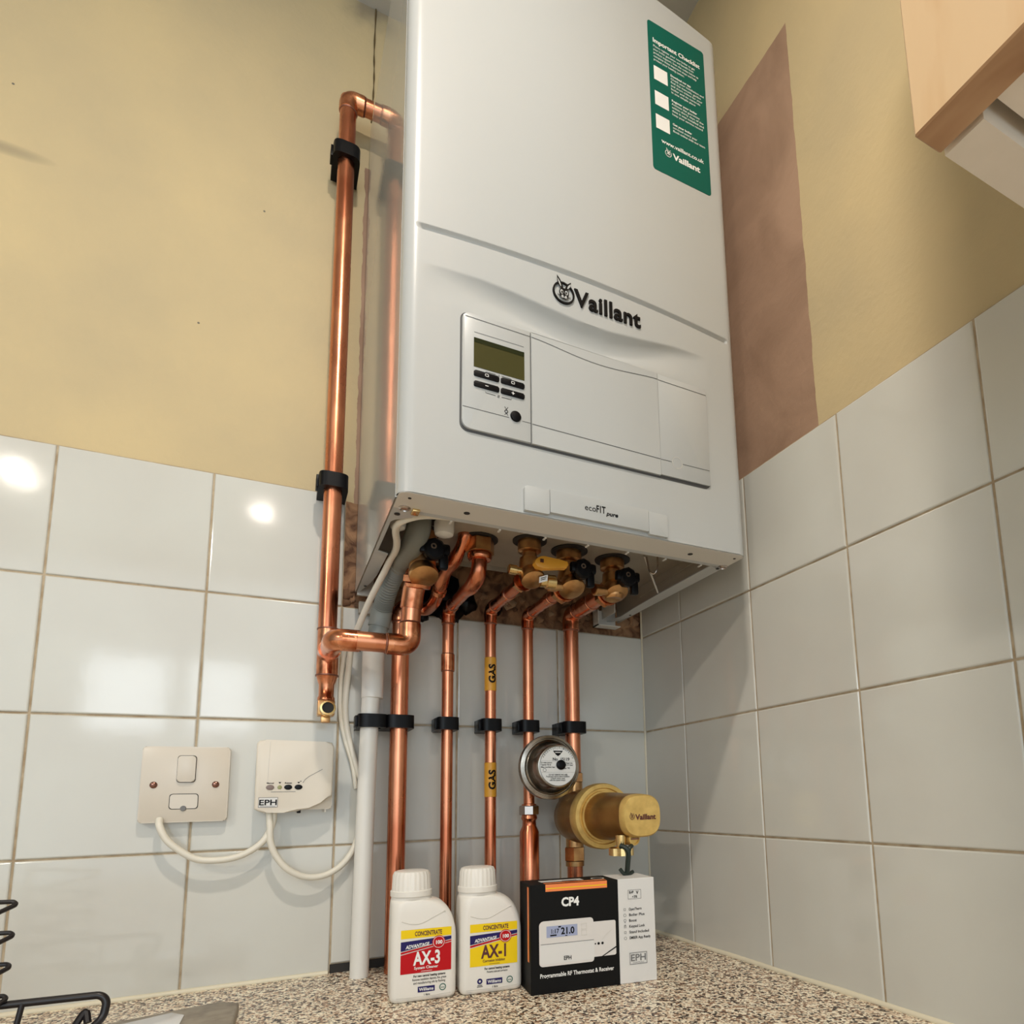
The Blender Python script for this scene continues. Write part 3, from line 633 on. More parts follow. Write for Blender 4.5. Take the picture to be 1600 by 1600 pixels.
# riser on the left with tee, upper loop and drain valve
o0 = (-.474, PY, .31)
T = thing('riser_pipe', 'copper riser pipe left of the boiler with top elbow and tee', 'pipe', o0)
g = G(o0); g.tube([(-.4755, PY, .36), (-.4748, PY, 1.184)], .011, COPPER, 28); g.obj('pipe', T)
g = G(o0); g.tube([(-.4660, PY, 1.184), (-.4424, PY, 1.184)], .011, COPPER, 24); g.obj('pipe', T)
g = G(o0); elbow(g, (-.4748, PY, 1.0), (-.4748, PY, 1.184), (-.30, PY, 1.184), .011, .010, .021); g.obj('elbow', T)
g = G(o0)
g.lathe([(.0112, .356), (.0126, .357), (.0126, .414), (.0112, .415)], (-.474, PY, 0), (0, 0, 1), COPFIT, 28)
for z in (.3565, .4145): g.lathe([(.0113, -.0014), (.0134, -.0007), (.0134, .0007), (.0113, .0014)], (-.474, PY, z), (0, 0, 1), SOLDER, 24)
g.lathe([(.0124, 0), (.0124, .022), (.0128, .023), (.0128, .026)], (-.474, PY, .384), (0, -1, 0), COPFIT, 26)
g.obj('tee', T)
g = G(o0); g.tube([(-.474, -.058, .384), (-.474, -.0985, .383)], .011, COPPER, 24); g.obj('pipe', T)
g = G(o0); elbow(g, (-.474, PY, .383), (-.4735, -.1240, .3815), (-.39, -.1300, .380), .011, .012, .026); g.obj('elbow', T)
g = G(o0); g.tube([(-.452, -.130, .3805), (-.412, -.130, .3805)], .011, COPPER, 24); g.obj('pipe', T)
g = G(o0); elbow(g, (-.47, -.130, .3805), (-.3940, -.130, .3800), (-.3935, -.130, .45), .011, .010, .026); g.obj('elbow', T)
g = G(o0); g.tube([(-.3935, -.130, .400), (-.3925, -.131, .430), (-.390, -.138, .452), (-.388, -.1425, .464)], .011, COPPER, 24); g.obj('pipe', T)
g = G(o0); g.tube([(-.3932, -.1305, .424), (-.3915, -.134, .444), (-.3885, -.1420, .463)], .0124, COPFIT, 24); g.obj('bend', T)
g = G(o0); g.hexn(.0172, 0, .0100, (-.3876, -.1450, .4600), (-.03, .30, -.95), COPFIT); g.lathe([(.0125, .010), (.0150, .0105), (.0140, .0140), (.0115, .0150)], (-.3876, -.1450, .4600), (-.03, .30, -.95), COPFIT, 26); g.obj('union_nut', T)
g = G(o0); g.lathe([(.0126, .357), (.0104, .349), (.0088, .345), (.0088, .331), (.0100, .329), (.0100, .326), (.0082, .325)], (-.474, PY, 0), (0, 0, 1), COPFIT, 26); g.obj('reducer', T)
g = G(o0)
g.box((-.4838, PY-.0105, .3065), (-.4642, PY+.008, .3260), BRASS, .0022, 2)
g.lathe([(.0092, 0), (.0092, .010), (.0086, .0125), (.0066, .0130), (.0062, .009)], (-.473, PY-.0080, .3145), (0, -1, 0), YBRASS, 24, cap=False); g.lathe([(.0066, .0100), (0, .0100)], (-.473, PY-.0080, .3145), (0, -1, 0), GAP, 24, cap=False)
g.box((-.4792, PY-.006, .2985), (-.4688, PY+.004, .3070), BRASS, .001); g.obj('drain_valve', T)

# helper for straight drop pipes with a forward elbow
def drop(name, label, x, r, y1, ztop, zbot=.0, bend=.016, xt=None, L=.018):
    o0 = (x, PY, zbot); xt = xt if xt is not None else x
    t = thing(name, label, 'pipe', o0)
    g = G(o0); g.tube([(x, PY, zbot), (x, PY, ztop-.004)], r, COPPER, 26); g.obj('pipe', t)
    g = G(o0); g.tube([(x, PY-.004, ztop), (xt, y1, ztop)], r, COPPER, 24); g.obj('pipe', t)
    g = G(o0); elbow(g, (x, PY, 0), (x, PY, ztop), (x+(xt-x)*.3, PY-.1, ztop), r, bend*.75, L+r*.4); g.obj('elbow', t)
    return t, o0
FZ = .4645
tC, oC = thing('heating_pipe', 'thick copper drop pipe beside the white waste pipe', 'pipe', (-.387, PY, 0)), (-.387, PY, 0)
g = G(oC); g.tube([(-.3875, PY, .0), (-.3870, PY, .452)], .011, COPPER, 26); g.obj('pipe', tC)
g = G(oC); elbow(g, (-.387, PY, 0), (-.387, PY, .453), (-.30, PY, .453), .011, .010, .020); g.obj('elbow', tC)
tP = thing('discharge_pipe', 'bent copper relief pipe curving back under the boiler to the wall', 'pipe', (-.342, -.165, .44))
g = G((-.342, -.165, .44)); g.tube(smoothpath([(-.3385, -.168, .520), (-.3405, -.164, .504), (-.3450, -.150, .489), (-.3495, -.128, .480), (-.3515, -.108, .472), (-.3515, -.092, .463)], 6), [.0078+.0010*math.sin(i*.55) for i in range(31)], COPPER, 20); g.obj('pipe', tP)
g = G((-.342, -.165, .44)); g.lathe([(.0076, -.004), (.0092, -.003), (.0092, .003), (.0076, .004)], (-.3515, -.091, .4625), (0, -.86, .5), COPFIT, 22); g.tube(smoothpath([(-.3515, -.091, .4625), (-.352, -.070, .456), (-.353, -.047, .4545), (-.356, -.036, .4535), (-.366, -.035, .4530)], 5), .0078, COPPER, 20); g.obj('lower_pipe', tP)

tD, oD = drop('hot_water_pipe', 'copper pipe with a coupling, second drop pipe from the left', -.3255, .0076, -.128, .458, xt=-.3245)
g = G(oD); sleeve(g, (-.3255, PY, .384), Vector((0, 0, 1)), .0076, .022); g.obj('coupling', tD)
g = G(oD); g.tube(smoothpath([(-.3245, -.118, .458), (-.3235, -.140, .4575), (-.3215, -.157, .466), (-.3208, -.162, .482), (-.3205, -.162, .500)], 6), [.0078+.0016*math.sin(PI*i/24) for i in range(25)], COPPER, 22); g.obj('bend', tD)
g = G(oD); g.lathe([(.0076, .482), (.0130, .483), (.0146, .486), (.0146, .489), (.0120, .490)], (-.3205, -.162, 0), (0, 0, 1), COPFIT, 30); g.hexn(.0175, .490, .5085, (-.3205, -.162, 0), (0, 0, 1), BRASS); g.obj('union_nut', tD)

tE, oE = drop('gas_pipe', 'copper gas pipe wrapped with two yellow gas tapes', -.2665, .0076, -.155, FZ)
g = G(oE); sleeve(g, (-.2665, -.108, FZ), Vector((0, 1, 0)), .0076, .010); g.obj('coupling', tE)
for (z0, z1) in ((.349, .3955), (.206, .2515)):
    g = G(oE); g.lathe([(.0077, z0), (.00815, z0+.0004), (.00815, z1-.0004), (.0077, z1)], (-.2665, PY, 0), (0, 0, 1), PTAPE, 30); tp = g.obj('gas_tape', tE)
    def cyl(u, v, d, z0=z0): a = u/.0083; ph = math.radians(-93)+a; return Vector((-.2665+(.0083+d)*math.cos(ph), PY+(.0083+d)*math.sin(ph), v))
    V_, F_ = text_polys('GAS', .0125, .035, 'CENTER'); zc = (z0+z1)/2
    g = G(oE); g.add([cyl(-(b-.0046), zc+a*1.12, .0008) for a, b in V_], F_, INK); g.obj('tape_lettering', tp, False)
tF, oF = drop('cold_water_pipe', 'thin copper pipe passing behind the round steel vessel', -.2115, .0076, -.150, FZ-.002, .0)
g = G(oF); sleeve(g, (-.2115, -.118, FZ-.002), Vector((0, 1, 0)), .0076, .012); g.obj('coupling', tF)
g = G(oF); g.lathe([(.0078, .196), (.0100, .195), (.0104, .190), (.0126, .188), (.0126, .182), (.0104, .180), (.0112, .176), (.0092, .173), (.0096, .166), (.0132, .158), (.0134, .02), (.0076, .018)], (-.2115, PY, 0), (0, 0, 1), COPPER, 28); g.obj('wide_sleeve', tF)
g = G(oF); g.hexn(.0142, .1805, .1935, (-.2115, PY, 0), (0, 0, 1), CHROME, 8); g.obj('compression_nut', tF)
tG, oG = drop('return_pipe', 'thick copper drop pipe running into the gold filter', -.1435, .011, -.140, FZ+.006, L=.020)
g = G(oG); sleeve(g, (-.1435, -.092, FZ+.006), Vector((0, 1, 0)), .011, .030); g.obj('coupling', tG)

# ------------------------------------------------ valves under the boiler
def nipple(g, c, d, r=.0058, L=.016, m=YBRASS):
    g.lathe([(r*.8, 0), (r*.8, L*.35), (r, L*.4), (r, L*.95), (r*.8, L), (r*.55, L)], c, d, m, 18)
# gas cock
o0 = (-.2645, -.180, .51)
v = thing('gas_valve', 'brass gas cock with a yellow lever under the boiler', 'valve', o0)
g = G(o0); g.lathe([(.0125, .509), (.0140, .5085), (.0140, .4960), (.0120, .4945), (.0085, .4935), (.0085, .4885), (.0118, .4870), (.0128, .4800), (.0128, .4640), (.0105, .4590), (0, .4590)], (-.2645, -.180, 0), (0, 0, 1), BRASS, 30)
g.lathe([(.0110, -.012), (.0140, -.002), (.0146, .002), (.0138, .005), (.0090, .0070), (0, .0075)], (-.2645, -.188, .4610), (.05, -.50, -.86), BRASS, 30); g.obj('body', v)
g = G(o0); g.hexn(.0118, 0, .011, (-.2660, -.163, FZ), (0, 1, 0), BRASS); g.lathe([(.0122, 0), (.0130, .002), (.0122, .004)], (-.2660, -.165, FZ), (0, 1, 0), COPFIT, 24); g.obj('union_nut', v)
g = G(o0); nipple(g, (-.2760, -.182, .4690), (-1, 0, .05)); nipple(g, (-.2540, -.186, .4585), (1, 0, .05), .0085, .020); g.split('test_nipple', v)
g = G(o0)
lev = [(-.2710, .4700), (-.2690, .4748), (-.2640, .4785), (-.2590, .4795), (-.2400, .4772), (-.2305, .4762), (-.2295, .4720), (-.2320, .4680), (-.2390, .4672), (-.2520, .4652), (-.2600, .4640), (-.2680, .4655)]
g.prism(lev, lambda a, b, d: Vector((a, -.206-d-.06*(a+.25), b)), 0, .0085, YLEVER, .0012); g.lathe([(.005, 0), (.005, .018)], (-.2625, -.190, .4715), (0, -1, 0), BRASS, 16); g.box((-.2650, -.2155, .4705), (-.2610, -.2143, .4745), SCREWM); lv = g.obj('lever', v)
P = Print(lambda a, b, d: Vector((-.2600+a*.9, -.1990-d-b*.2, .4560+b+a*.35)), o0); P.rect(0, -.0045, .0120, .0025, PWHITE, .0); P.rect(.002, -.002, .009, -.0012, INK, .0003); P.rect(.002, 0, .010, .0008, INK, .0003); P.obj('tag', v)
def iso_valve(x, y, zp, label, sx=1, knob=(0, 0, 0)):
    o0 = (x, y, .51); v = thing('isolation_valve', label, 'valve', o0, 0, 'isolation valves under the boiler')
    g = G(o0); g.lathe([(.0150, .509), (.0160, .508), (.0160, .4970), (.0135, .4955), (.0105, .4945), (.0105, .4915), (.0130, .4900), (.0138, .4800), (.0150, .4760), (.0150, .4600), (.0120, .4560), (0, .4560)], (x, y, 0), (0, 0, 1), BRASS, 30)
    g.lathe([(.0130, -.012), (.0162, -.002), (.0168, .002), (.0160, .005), (.0110, .0072), (0, .0080)], (x, y-.006, zp-.003), (.05, -.50, -.86), BRASS, 30); g.obj('body', v)
    g = G(o0); g.hexn(.0158, 0, .013, (x, y+.014, zp), (0, 1, -.05), BRASS); g.lathe([(.0150, 0), (.0165, .002), (.0150, .004)], (x, y+.012, zp), (0, 1, 0), COPFIT, 24); g.obj('union_nut', v)
    k = Vector(knob)
    g = G(o0); c = Vector((x, y-.022, zp+.010))+k
    g.lathe([(.0075, .006), (.0110, .0), (.0125, -.004), (.0125, -.012), (.0100, -.0145), (0, -.0150)], c, (0, 1, .1), BLACK, 9)
    g.box((c.x-.016, c.y-.012, c.z-.006), (c.x+.018, c.y-.003, c.z+.007), BLACK, .003); g.box((c.x+.006, c.y-.010, c.z-.022), (c.x+.016, c.y-.002, c.z+.004), BLACK, .002); kb = g.obj('knob', v)
    g = G(o0); g.lathe([(.0034, 0), (.0034, .0012), (.0016, .0012), (.0016, .0004), (0, .0004)], (c.x-.002, c.y-.0145, c.z+.0005), (0, -1, 0), CHROME, 10); g.obj('knob_screw', v)
    g = G(o0); nipple(g, (x-sx*.013, y-.006, zp-.004), (-sx, -.15, -.1), .0075, .020, BRASS); g.obj('drain_nipple', v)
    return v
iso_valve(-.207, -.168, FZ, 'isolation valve with black knob between the gas cock and the rightmost valve', -1, (.006, 0, .004)) if False else iso_valve(-.207, -.168, FZ, 'isolation valve with black knob between the gas cock and the rightmost valve', 1, (.004, 0, .003))
iso_valve(-.1425, -.164, FZ+.004, 'rightmost black-knobbed isolation valve under the boiler', 1, (.004, 0, -.001))
v = iso_valve(-.3860, -.155, .4600, 'leftmost isolation valve, black knob behind the grey hose', -1, (.007, .003, .010))
for c in v.children:
    if c.name.startswith('drain_nipple'): bpy.data.objects.remove(c)

# ------------------------------------------------ condensate pipe
o0 = (-.4235, PY, 0)
t = thing('condensate_pipe', 'white plastic waste pipe with grey flexible hose above', 'pipe', o0)
g = G(o0); g.tube([(-.4265, PY, .0), (-.4245, PY, .20), (-.4220, PY, .345)], .0108, PVC, 28); g.obj('pipe', t)
g = G(o0); g.lathe([(.0110, .331), (.0130, .3315), (.0134, .390), (.0120, .392)], (-.4215, PY, 0), (.003, 0, 1), PVC, 28); g.obj('socket', t)
g = G(o0); g.tube([(-.4200, PY, .388), (-.4150, PY, .424)], .0118, GREYP, 26); g.tube([(-.4150, PY, .424), (-.4120, PY-.002, .4445)], .0132, GREYP, 26); g.obj('hose_cuff', t)
hp = smoothpath([(-.4122, -.037, .4440), (-.4112, -.0500, .4530), (-.4112, -.0620, .4587), (-.4098, -.0850, .4682), (-.4075, -.1100, .4755), (-.4055, -.1280, .4785)], 30)
g = G(o0); g.tube(hp, [.0106+.0017*math.sin(i*1.05) for i in range(len(hp))], GREYP, 22); g.obj('corrugated_hose', t)
g = G(o0); g.tube(smoothpath([(-.4065, -.1200, .4770), (-.4035, -.1400, .4806), (-.4011, -.1600, .4830), (-.3990, -.1790, .4890), (-.3974, -.1880, .4990), (-.3970, -.190, .512)], 6), [.0118]*5+[.0130]*26, mat('grey_rubber', (.20, .20, .17), .6), 24); g.obj('hose_end', t)

# ------------------------------------------------ cables
def cable(name, label, pts, r=.0036, grp=None, m=CABLE):
    P = smoothpath(pts, 7); g = G(P[0]); g.tube(P, r, m, 14); o = g.obj(name); o.location = P[0]; return tag(o, label, 'cable', grp)
cable('boiler_cable', 'cream cable curling out from under the boiler and down behind the waste pipe', [(-.300, -.263, .5045), (-.3231, -.262, .4900), (-.3573, -.2620, .4850), (-.3900, -.2620, .4830), (-.4100, -.2600, .4805), (-.4245, -.2530, .4765), (-.4290, -.2380, .4765), (-.4270, -.2190, .4765), (-.4215, -.1950, .4765), (-.4185, -.1700, .4765), (-.4195, -.1450, .4755), (-.4228, -.1200, .4668), (-.4331, -.0800, .4425), (-.4412, -.0500, .4174), (-.4459, -.0300, .4012), (-.4475, -.0140, .3673), (-.4490, -.0070, .3265), (-.4457, -.0060, .2939), (-.4353, -.0060, .2537), (-.4261, -.0060, .2255), (-.4235, -.0060, .19)], .0038)
cable('thin_cable', 'thin cream cable lying against the tiles left of the boiler cable', [(-.4390, -.045, .4230), (-.4509, -.0150, .3950), (-.4547, -.0046, .3591), (-.4545, -.0046, .3181), (-.4490, -.0046, .2858), (-.4380, -.0046, .25), (-.4330, -.0046, .22)], .0026)
cable('spur_cable', 'cream cable looping from the switched spur to the receiver', [(-.6375, -.012, .1890), (-.636, -.018, .181), (-.628, -.020, .166), (-.615, -.020, .154), (-.601, -.020, .145), (-.586, -.020, .142), (-.566, -.020, .143), (-.549, -.020, .149), (-.534, -.020, .161), (-.5255, -.018, .180), (-.5245, -.016, .200)], .0037)
cable('receiver_cable', 'cream cable looping from the receiver to behind the waste pipe', [(-.5300, -.018, .200), (-.528, -.022, .177), (-.5265, -.022, .159), (-.520, -.022, .143), (-.508, -.022, .128), (-.491, -.020, .118), (-.473, -.018, .116), (-.457, -.015, .121), (-.444, -.012, .131), (-.434, -.009, .146), (-.428, -.006, .165), (-.424, -.006, .19)], .0037)

# ------------------------------------------------ pipe clips
def clip(x, z, r, h, label, grp=None, ear=True):
    o0 = (x, 0, z); g = G(o0); n = 40; hw = r+.0065; yf = PY-r-.0050; yb = -.0005; yc = PY
    O = []; I = []
    for k in range(n):
        a = 2*PI*k/n; dx, dy = math.cos(a), math.sin(a); t = 1e9
        if dx: t = min(t, (hw if dx > 0 else hw)/abs(dx))
        if dy > 0: t = min(t, (yb-yc)/dy)
        if dy < 0:
            t = min(t, (yc-yf)/-dy)
            t = min(t, ((hw**4*(yc-yf)**4)/((abs(dx)*(yc-yf))**4+(abs(dy)*hw)**4+1e-30))**.25)
        O.append((x+dx*t, yc+dy*t)); I.append((x+dx*(r+.0002), yc+dy*(r+.0002)))
    V = [(p[0], p[1], z-h/2) for p in O]+[(p[0], p[1], z+h/2) for p in O]+[(p[0], p[1], z-h/2) for p in I]+[(p[0], p[1], z+h/2) for p in I]; F = []
    for k in range(n):
        k2 = (k+1) % n; F += [[k, k2, n+k2, n+k], [2*n+k2, 2*n+k, 3*n+k, 3*n+k2], [k2, k, 2*n+k, 2*n+k2], [n+k, n+k2, 3*n+k2, 3*n+k]]
    g.add(V, F, BLACK)
    if ear: g.box((x-hw-.0028, yc-.004, z-h*.42), (x-hw+.0006, yc+.012, z+h*.42), BLACK, .0006)
    o = g.obj('pipe_clip'); o.location = o0; tag(o, label, 'pipe clip', grp)
clip(-.4753, .6060, .011, .019, 'black pipe clip on the copper riser, at the top edge of the tiles')
clip(-.4750, 1.0900, .011, .020, 'black pipe clip high on the copper riser near its top elbow')
RG = 'black clips in a row holding the drop pipes'
clip(-.4200, .3020, .0109, .0165, 'black clip on the white waste pipe', RG)
clip(-.3870, .3020, .011, .0165, 'black clip on the thick copper pipe beside the white waste pipe', RG)
clip(-.3255, .3020, .0076, .0165, 'black clip on the copper pipe left of the gas pipe', RG)
clip(-.2665, .3020, .0076, .0165, 'black clip on the gas pipe between its two yellow tapes', RG)
clip(-.2115, .3020, .0076, .0165, 'black clip on the thin pipe directly above the steel vessel', RG)
clip(-.1435, .3020, .011, .0165, 'rightmost black clip, on the pipe above the gold filter', RG)

# ------------------------------------------------ round steel vessel
vc = Vector((-.2050, -.090, .2425)); o0 = vc
t = thing('steel_vessel', 'small round steel vessel with a white printed disc on its face', 'vessel', vc)
g = G(o0)
prof = [(.012, -.034), (.022, -.030), (.034, -.020), (.039, -.008), (.0400, -.003), (.0418, -.001), (.0422, .003), (.0412, .006), (.0380, .0070), (.0372, .0052), (.0358, .0056), (.0350, .0080), (.0335, .0090), (.0322, .0062), (.0316, .0072), (.0302, .0180), (.0285, .0270), (.0268, .0300), (.0255, .0305), (0, .0305)]
g.lathe(prof, vc, (0, -1, 0), STEEL, 56); g.obj('shell', t)
g = G(o0); g.lathe([(.0090, 0), (.0090, .024)], (vc.x, -.068, vc.z), (0, 1, 0), BRASS, 20); g.obj('connector', t)
VF = lambda u, v, d: Vector((vc.x+u, vc.y-.0305-d, vc.z+v))
P = Print(VF, o0); P.poly(circ(0, 0, .0250, 40), PWHITE, .0002)
P.ring(0, 0, .0246, .0250, INKG, .0004, 40)
P.poly([(-.007, .0195), (.007, .0195), (.003, .0145), (0, .0125), (-.003, .0145)], INK, .0004); P.rect(-.004, .0168, .004, .0178, PWHITE, .0006)
P.text('No', -.0075, .0070, .0052, INK, .0004, .03); P.text('15119', .0030, .0070, .0052, INK, .0004, .03)
for k in range(18):
    a = math.radians(150-k*7.2); P.text('ABCDEFGHJKLMNPRSTU'[k], .0222*math.cos(a), .0222*math.sin(a), .0030, INK, .0004, .01, 'CENTER', rot=a-PI/2)
for (x, z, w, tx) in ((-.0235, .0035, .0150, 'For water pressure'), (-.0235, .0008, .0135, 'Capacity 160 ml'), (-.0235, -.0022, .0190, 'Max working bar'), (.0080, .0030, .0120, 'Charge'), (.0100, .0005, .0110, '3.5 bar'), (.0060, -.0035, .0100, 'Max 90'), (-.0130, -.0118, .0260, 'DO NOT REMOVE THIS LABEL'), (-.0165, -.0140, .0320, 'Precharged at factory before installation'), (-.0105, -.0163, .0200, 'Check every year'), (-.0120, -.0186, .0220, 'with the system empty')):
    P.text(tx, x, z, .0028, INK, .0004, .02, width=w)
P.rect(-.0235, .0062, .0240, .0064, INKG, .0004); P.rect(-.0235, -.0080, .0240, -.0078, INKG, .0004); P.ring(-.0185, -.0050, .0019, .0023, INK, .0004, 16); P.obj('printed_disc', t)
g = G(o0); g.lathe([(.0062, 0), (.0062, .0022), (.0052, .0032), (.0030, .0036), (0, .0036)], VF(.0035, .0015, .0003), (0, -1, 0), BLACK, 20); g.obj('valve_cap', t)

# ------------------------------------------------ gold filter
fc = Vector((-.1400, PY, .1770)); o0 = fc
t = thing('magnetic_filter', 'gold-coloured round boiler filter fitted on the copper return pipe', 'filter', fc)
g = G(o0)
g.lathe([(.012, .018), (.026, .010), (.0345, 0), (.0365, -.018), (.0365, -.030), (.0350, -.048), (.0350, -.052)], fc, (0, 1, 0), FILT, 48); g.obj('housing', t)
g = G(o0); g.lathe([(.0350, .040), (.0372, .041), (.0372, .060), (.0350, .061)], fc, (0, -1, 0), FILT, 72, mod=lambda k: 1.012 if k % 6 < 3 else .985); g.obj('ribbed_collar', t)
g = G(o0); g.lathe([(.0360, .060), (.0415, .062), (.0428, .066), (.0428, .078), (.0415, .081), (.0365, .0815), (.0355, .0790), (.0330, .0790), (.0325, .0830), (.0305, .0832)], fc+Vector((.002, 0, .001)), (0, -1, 0), FILTF, 56); g.obj('clamp_ring', t)
g = G(o0); c0 = fc+Vector((.002, 0, .001)); c1 = fc+Vector((.0075, 0, .0025))
def sup(c, a, b, e, y, n=48):
    o = []
    for k in range(n):
        q = 2*PI*k/n; cc, ss = math.cos(q), math.sin(q); o.append(Vector((c.x+a*math.copysign(abs(cc)**e, cc), y, c.z+b*math.copysign(abs(ss)**e, ss))))
    return o
rings_ = [sup(c0, .0305, .0305, 1, fc.y-.080), sup(c0, .0300, .0300, 1, fc.y-.110), sup(c0, .0285, .0285, .95, fc.y-.128), sup(c1, .0272, .0265, .80, fc.y-.150), sup(c1, .0268, .0258, .72, fc.y-.158)]
V = [p for rg in rings_ for p in rg]; F = []
for i in range(4):
    for k in range(48): k2 = (k+1) % 48; F.append([i*48+k, i*48+k2, (i+1)*48+k2, (i+1)*48+k])
F.append(list(range(48))[::-1]); g.add(V, F, FILT); g.obj('barrel', t)
g = G(o0); V = sup(c1, .0268, .0258, .72, fc.y-.158)+sup(c1, .0262, .0252, .72, fc.y-.1655)+sup(c1, .0245, .0235, .72, fc.y-.168); F = []
for i in range(2):
    for k in range(48): k2 = (k+1) % 48; F.append([i*48+k, i*48+k2, (i+1)*48+k2, (i+1)*48+k])
F.append([96+k for k in range(48)]); g.add(V, F, FILTF); ff = g.obj('end_cap', t)
P = Print(lambda u, v, d: Vector((c1.x+u, fc.y-.168-d, c1.z+v)), o0); HW = FILTF; hare(P, -.0145, -.0008, .0036, PBROWN, .0003); HW = WHITE
P.text('Vaillant', -.0098, -.0045, .0088, PBROWN, .0004, .035, width=.0285); P.obj('cap_lettering', ff)
g = G(o0)
g.hexn(.0150, .1150, .1350, (-.1435, PY, 0), (0, 0, 1), BRASS); g.lathe([(.0118, .1080), (.0130, .1085), (.0130, .1150)], (-.1435, PY, 0), (0, 0, 1), BRASS, 26); g.lathe([(.0125, .1345), (.0125, .1500)], (-.1435, PY, 0), (0, 0, 1), BRASS, 26); g.obj('union_nut', t); g = G(o0)
g.hexn(.0148, .2240, .2380, (-.1435, PY, 0), (0, 0, 1), BRASS); g.lathe([(.0125, .2060), (.0125, .2245)], (-.1435, PY, 0), (0, 0, 1), BRASS, 26); g.obj('union_nut', t)
g = G(o0); pc = Vector((-.1385, -.178, .1520)); g.lathe([(.0078, -.020), (.0080, .012), (.0076, .0135), (.0058, .0138), (.0056, .0120), (0, .0120)], pc, (.06, -1, 0), FILTF, 26)
g.box((pc.x-.0046, pc.y-.0145, pc.z-.0008), (pc.x+.0062, pc.y-.0125, pc.z+.0008), SCREWM); g.obj('drain_plug', t)
g = G(o0); wc = Vector((-.1530, -.185, .1430)); g.lathe([(.0062, .014), (.0058, .004), (.0050, -.002), (.0050, -.006)], wc, (0, 0, 1), YBRASS, 20)
g.lathe([(.0100, -.0100), (.0150, -.0095), (.0150, -.0010), (.0120, .0)], wc, (0, 0, 1), YBRASS, 30, mod=lambda k: 1 if k % 5 < 3 else .88); g.obj('knurled_cap', t)
g = G(o0)
sp = smoothpath([(-.1605, -.196, .1455), (-.1560, -.201, .1430), (-.1530, -.2020, .137), (-.1530, -.200, .125), (-.1525, -.197, .1145)], 6)
g.tube(sp, .0030, DARKG, 8); g.tube(smoothpath([(-.1450, -.196, .1445), (-.1500, -.2005, .1430), (-.1530, -.2015, .137)], 5), .0026, DARKG, 8); g.tube(smoothpath([(-.1615, -.196, .1190), (-.157, -.197, .1135), (-.150, -.196, .1125), (-.143, -.194, .1145)], 5), .0022, DARKG, 8); g.obj('cap_strap', t)

# ================================================================== SWITCHED SPUR
o0 = (-.6155, 0, .227)
t = thing('fused_spur', 'square cream switched fused spur screwed to the tiles, left of the receiver', 'socket', o0)
FS = lambda u, v, d: Vector((u, -d, v))
g = G(o0); g.prism(rrect(-.6580, .1850, -.5730, .2695, .004), FS, .0, .0110, SOCKET, .0012, 2); g.obj('face_plate', t)
g = G(o0); g.prism(rrect(-.6245, .2290, -.6060, .2595, .0032), FS, .010, .0113, GAP); g.obj('switch_gap', t)
g = G(o0); g.prism(rrect(-.6239, .2296, -.6066, .2588, .003), FS, .010, .0145, SOCKET, .0012, 3); g.obj('switch', t)
g = G(o0); g.prism(rrect(-.6300, .1993, -.6020, .2165, .0032), FS, .010, .0113, GAP); g.prism(rrect(-.6293, .2000, -.6027, .2158, .003), FS, .010, .0118, SOCKET); fz = g.obj('fuse_holder', t)
g = G(o0); g.lathe([(.0030, 0), (.0026, .0010), (0, .0010)], (-.6160, -.0118, .2002), (0, -1, 0), INKG, 16); g.obj('fuse_slot', t)
for x in (-.6455, -.5860):
    g = G(o0); g.lathe([(.0038, 0), (.0036, .0008), (.0024, .0018), (0, .0022)], (x, -.0110, .2265), (0, -1, 0), SCREWM, 18); g.obj('screw', t)

# ================================================================== RECEIVER
o0 = (-.504, 0, .234)
t = thing('heating_receiver', 'cream wireless heating receiver with three dark buttons and a curved lower edge', 'receiver', o0)
g = G(o0); g.prism(rrect(-.5445, .1955, -.4618, .2740, .004), FS, .0, .0200, RECV, .0012); g.obj('back_box', t)
g = G(o0)
lo = [(-.5455, .1975), (-.5400, .1945), (-.5320, .1930), (-.5150, .1925), (-.5000, .1940), (-.4880, .1975), (-.4750, .2035), (-.4625, .2115), (-.4620, .2700), (-.4645, .2752), (-.4720, .2762), (-.5360, .2775), (-.5430, .2765), (-.5458, .2730)]
g.prism(lo, FS, .0150, .0300, RECV, .0025, 3); fcv = g.obj('front_cover', t)
P = Print(FS, o0)
P.stroke([(-.4955, .2270), (-.4930, .2310), (-.4890, .2345), (-.4745, .2430)], .0005, INKG, .0303)
P.stroke([(-.5320, .2750), (-.5330, .2200), (-.5310, .2165)], .0004, LIP, .0303); P.stroke([(-.5290, .2168), (-.5030, .2168)], .0005, INKG, .0303)
for x, tx in ((-.5300, 'Manual'), (-.5110, 'Reset'), ): P.text(tx, x, .2262, .0022, INK, .0303, .03, 'CENTER', width=.0075)
P.poly([(-.5215, .2280), (-.5185, .2280), (-.5200, .2262)], INK, .0303); P.poly([(-.5015, .2280), (-.4985, .2280), (-.5000, .2262)], INK, .0303); P.rect(-.4985, .2285, -.4970, .2292, INK, .0303)
P.rect(-.5414, .1990, -.5212, .2105, INKG, .0303); P.rect(-.5409, .1995, -.5217, .2100, BOXWHT, .0305)
P.text('EPH', -.5313, .2018, .0088, INK, .0308, .02, 'CENTER', width=.0182); P.rect(-.5395, .2002, -.5235, .2006, INKG, .0308); P.obj('cover_printing', fcv)
for x, rx, m in ((-.5300, .0043, mat('mauve_button', (.22, .16, .14), .4)), (-.5110, .0043, BLACK), (-.5000, .0043, BLACK)):
    g = G(o0); g.prism(circ(x, .2220, rx, 22, .0030), FS, .029, .0310, m, .0005); g.obj('button', t)
